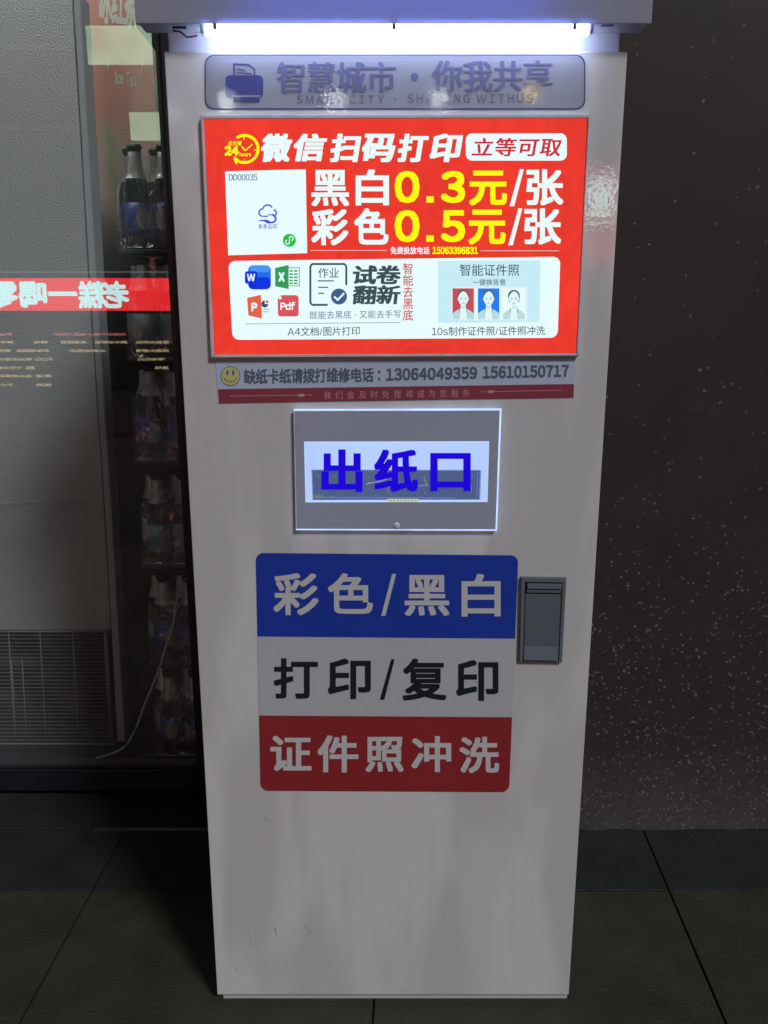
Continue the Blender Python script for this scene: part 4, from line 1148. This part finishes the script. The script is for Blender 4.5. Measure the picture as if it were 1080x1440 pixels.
x0, x1, z0, z1, yy = mirrored(-130, 381.5, 243, 383.5, 8.0, GLASS_Y)
o = box('sign_rail', x0, x1, yy - .03, yy, z0, z1, M['rail'], ls)

# light boxes added and sized to make the greenish patches over the cooler print
M['lb'] = emit('added_greenish_glow', (.66, 1.0, .68), 3.6, var=.6, scale=5)
for i, rc in enumerate(((124, 36, 211, 90), (184, 158, 226, 197))):
    x0, x1, z0, z1, yy = mirrored(*rc, 6.0, GLASS_Y)
    lb = empty('added_light_box', ((x0 + x1) / 2, yy, 0), ('wide added greenish light box, high opposite the window, making the upper bright patch', 'small added greenish light box, lower opposite the window, making the lower bright patch')[i], 'light box')
    box('lit_face', x0, x1, yy - .02, yy, z0, z1, M['lb'], lb)
    box('housing', x0 - .01, x1 + .01, yy - .12, yy - .021, z0 - .01, z1 + .01, M['board'], lb)
    px_ = -2.9 - .3 * i
    box('arm', px_, x0 - .0105, yy - .09, yy - .05, (z0 + z1) / 2 - .02, (z0 + z1) / 2 + .02, M['board'], lb)
    box('post', px_ - .041, px_ - .001, yy - .09, yy - .05, 0, z1, M['board'], lb)

# string of bulbs, mirrored in the glossy header film
M['bulb'] = emit('bulb_white', (.95, 1.0, 1.0), 130)
M['bulby'] = emit('bulb_yellow', (1.0, .66, .10), 110)
bulbs = ((318, 142, M['bulb'], 8.5), (470, 142, M['bulb'], 9), (617, 140, M['bulb'], 8.5), (748, 131, M['bulby'], 8), (242, 160, M['bulb'], 6), (276, 208, M['bulb'], 5.5))
q0 = P(540, 142, 12.0); by = 2 * DY - 12.0
strn = empty('lamp_beam', (0, by, 0), 'dark beam on two posts carrying a row of bulbs across the street', 'beam')
box('beam', -3.6, 2.6, by - .10, by - .03, q0.z + .12, q0.z + .18, M['board'], strn)
for xx in (-3.5, 2.5): box('post', xx - .04, xx + .04, by - .11, by - .02, 0, q0.z + .119, M['board'], strn)
nms = ('white bulb, first from the left over the header', 'white bulb, second over the header', 'white bulb, third over the header', 'yellow bulb at the right end of the row', 'small white bulb at the far left of the row', 'small white bulb hanging lowest at the left')
for (px, py, m, rpx), lb in zip(bulbs, nms):
    c = P(px, py, 12.0); rad = rpx * 12 / 1310 * .42
    e = empty('street_bulb', (c.x, by, c.z), 'glowing ' + lb, 'lamp', 'bulbs across the street')
    bm = bmesh.new(); bmesh.ops.create_uvsphere(bm, u_segments=14, v_segments=8, radius=rad)
    bmesh.ops.translate(bm, verts=bm.verts, vec=(c.x, by, c.z))
    from_bm('bulb', bm, m, e, smooth=True)
    tube('cord', [(c.x, by, c.z + rad), (c.x, by - .03, q0.z + .13)], .008, M['board'], e, 6)

# red shop sign with a pale light panel, mirrored on the right edge of the door
x0, x1, z0, z1, yy = mirrored(818, 232, 905, 372, 8.0, DY)
rsn = empty('shop_sign', ((x0 + x1) / 2, yy, 0), 'red shop sign with pale lit panel across the street, mirrored on the kiosk door', 'sign')
M['sg_red'] = emit('shop_sign_red', (1, .06, .08), 2.6)
M['sg_pale'] = emit('shop_sign_pale', (.85, 1.0, .92), 9)
box('sign_face', x0, x1, yy - .08, yy, z0, z1, M['sg_red'], rsn)
a0, a1, c0, c1, _ = mirrored(824, 250, 866, 308, 8.0, DY)
box('lit_panel', a0, a1, yy + .001, yy + .01, c0, c1, M['sg_pale'], rsn)
a0, a1, c0, c1, _ = mirrored(822, 344, 850, 356, 8.0, DY)
box('lit_panel', a0, a1, yy + .001, yy + .01, c0, c1, M['sg_red'], rsn)
box('post', (x0 + x1) / 2 - .04, (x0 + x1) / 2 + .04, yy - .07, yy - .02, 0, z0 - .001, M['board'], rsn)
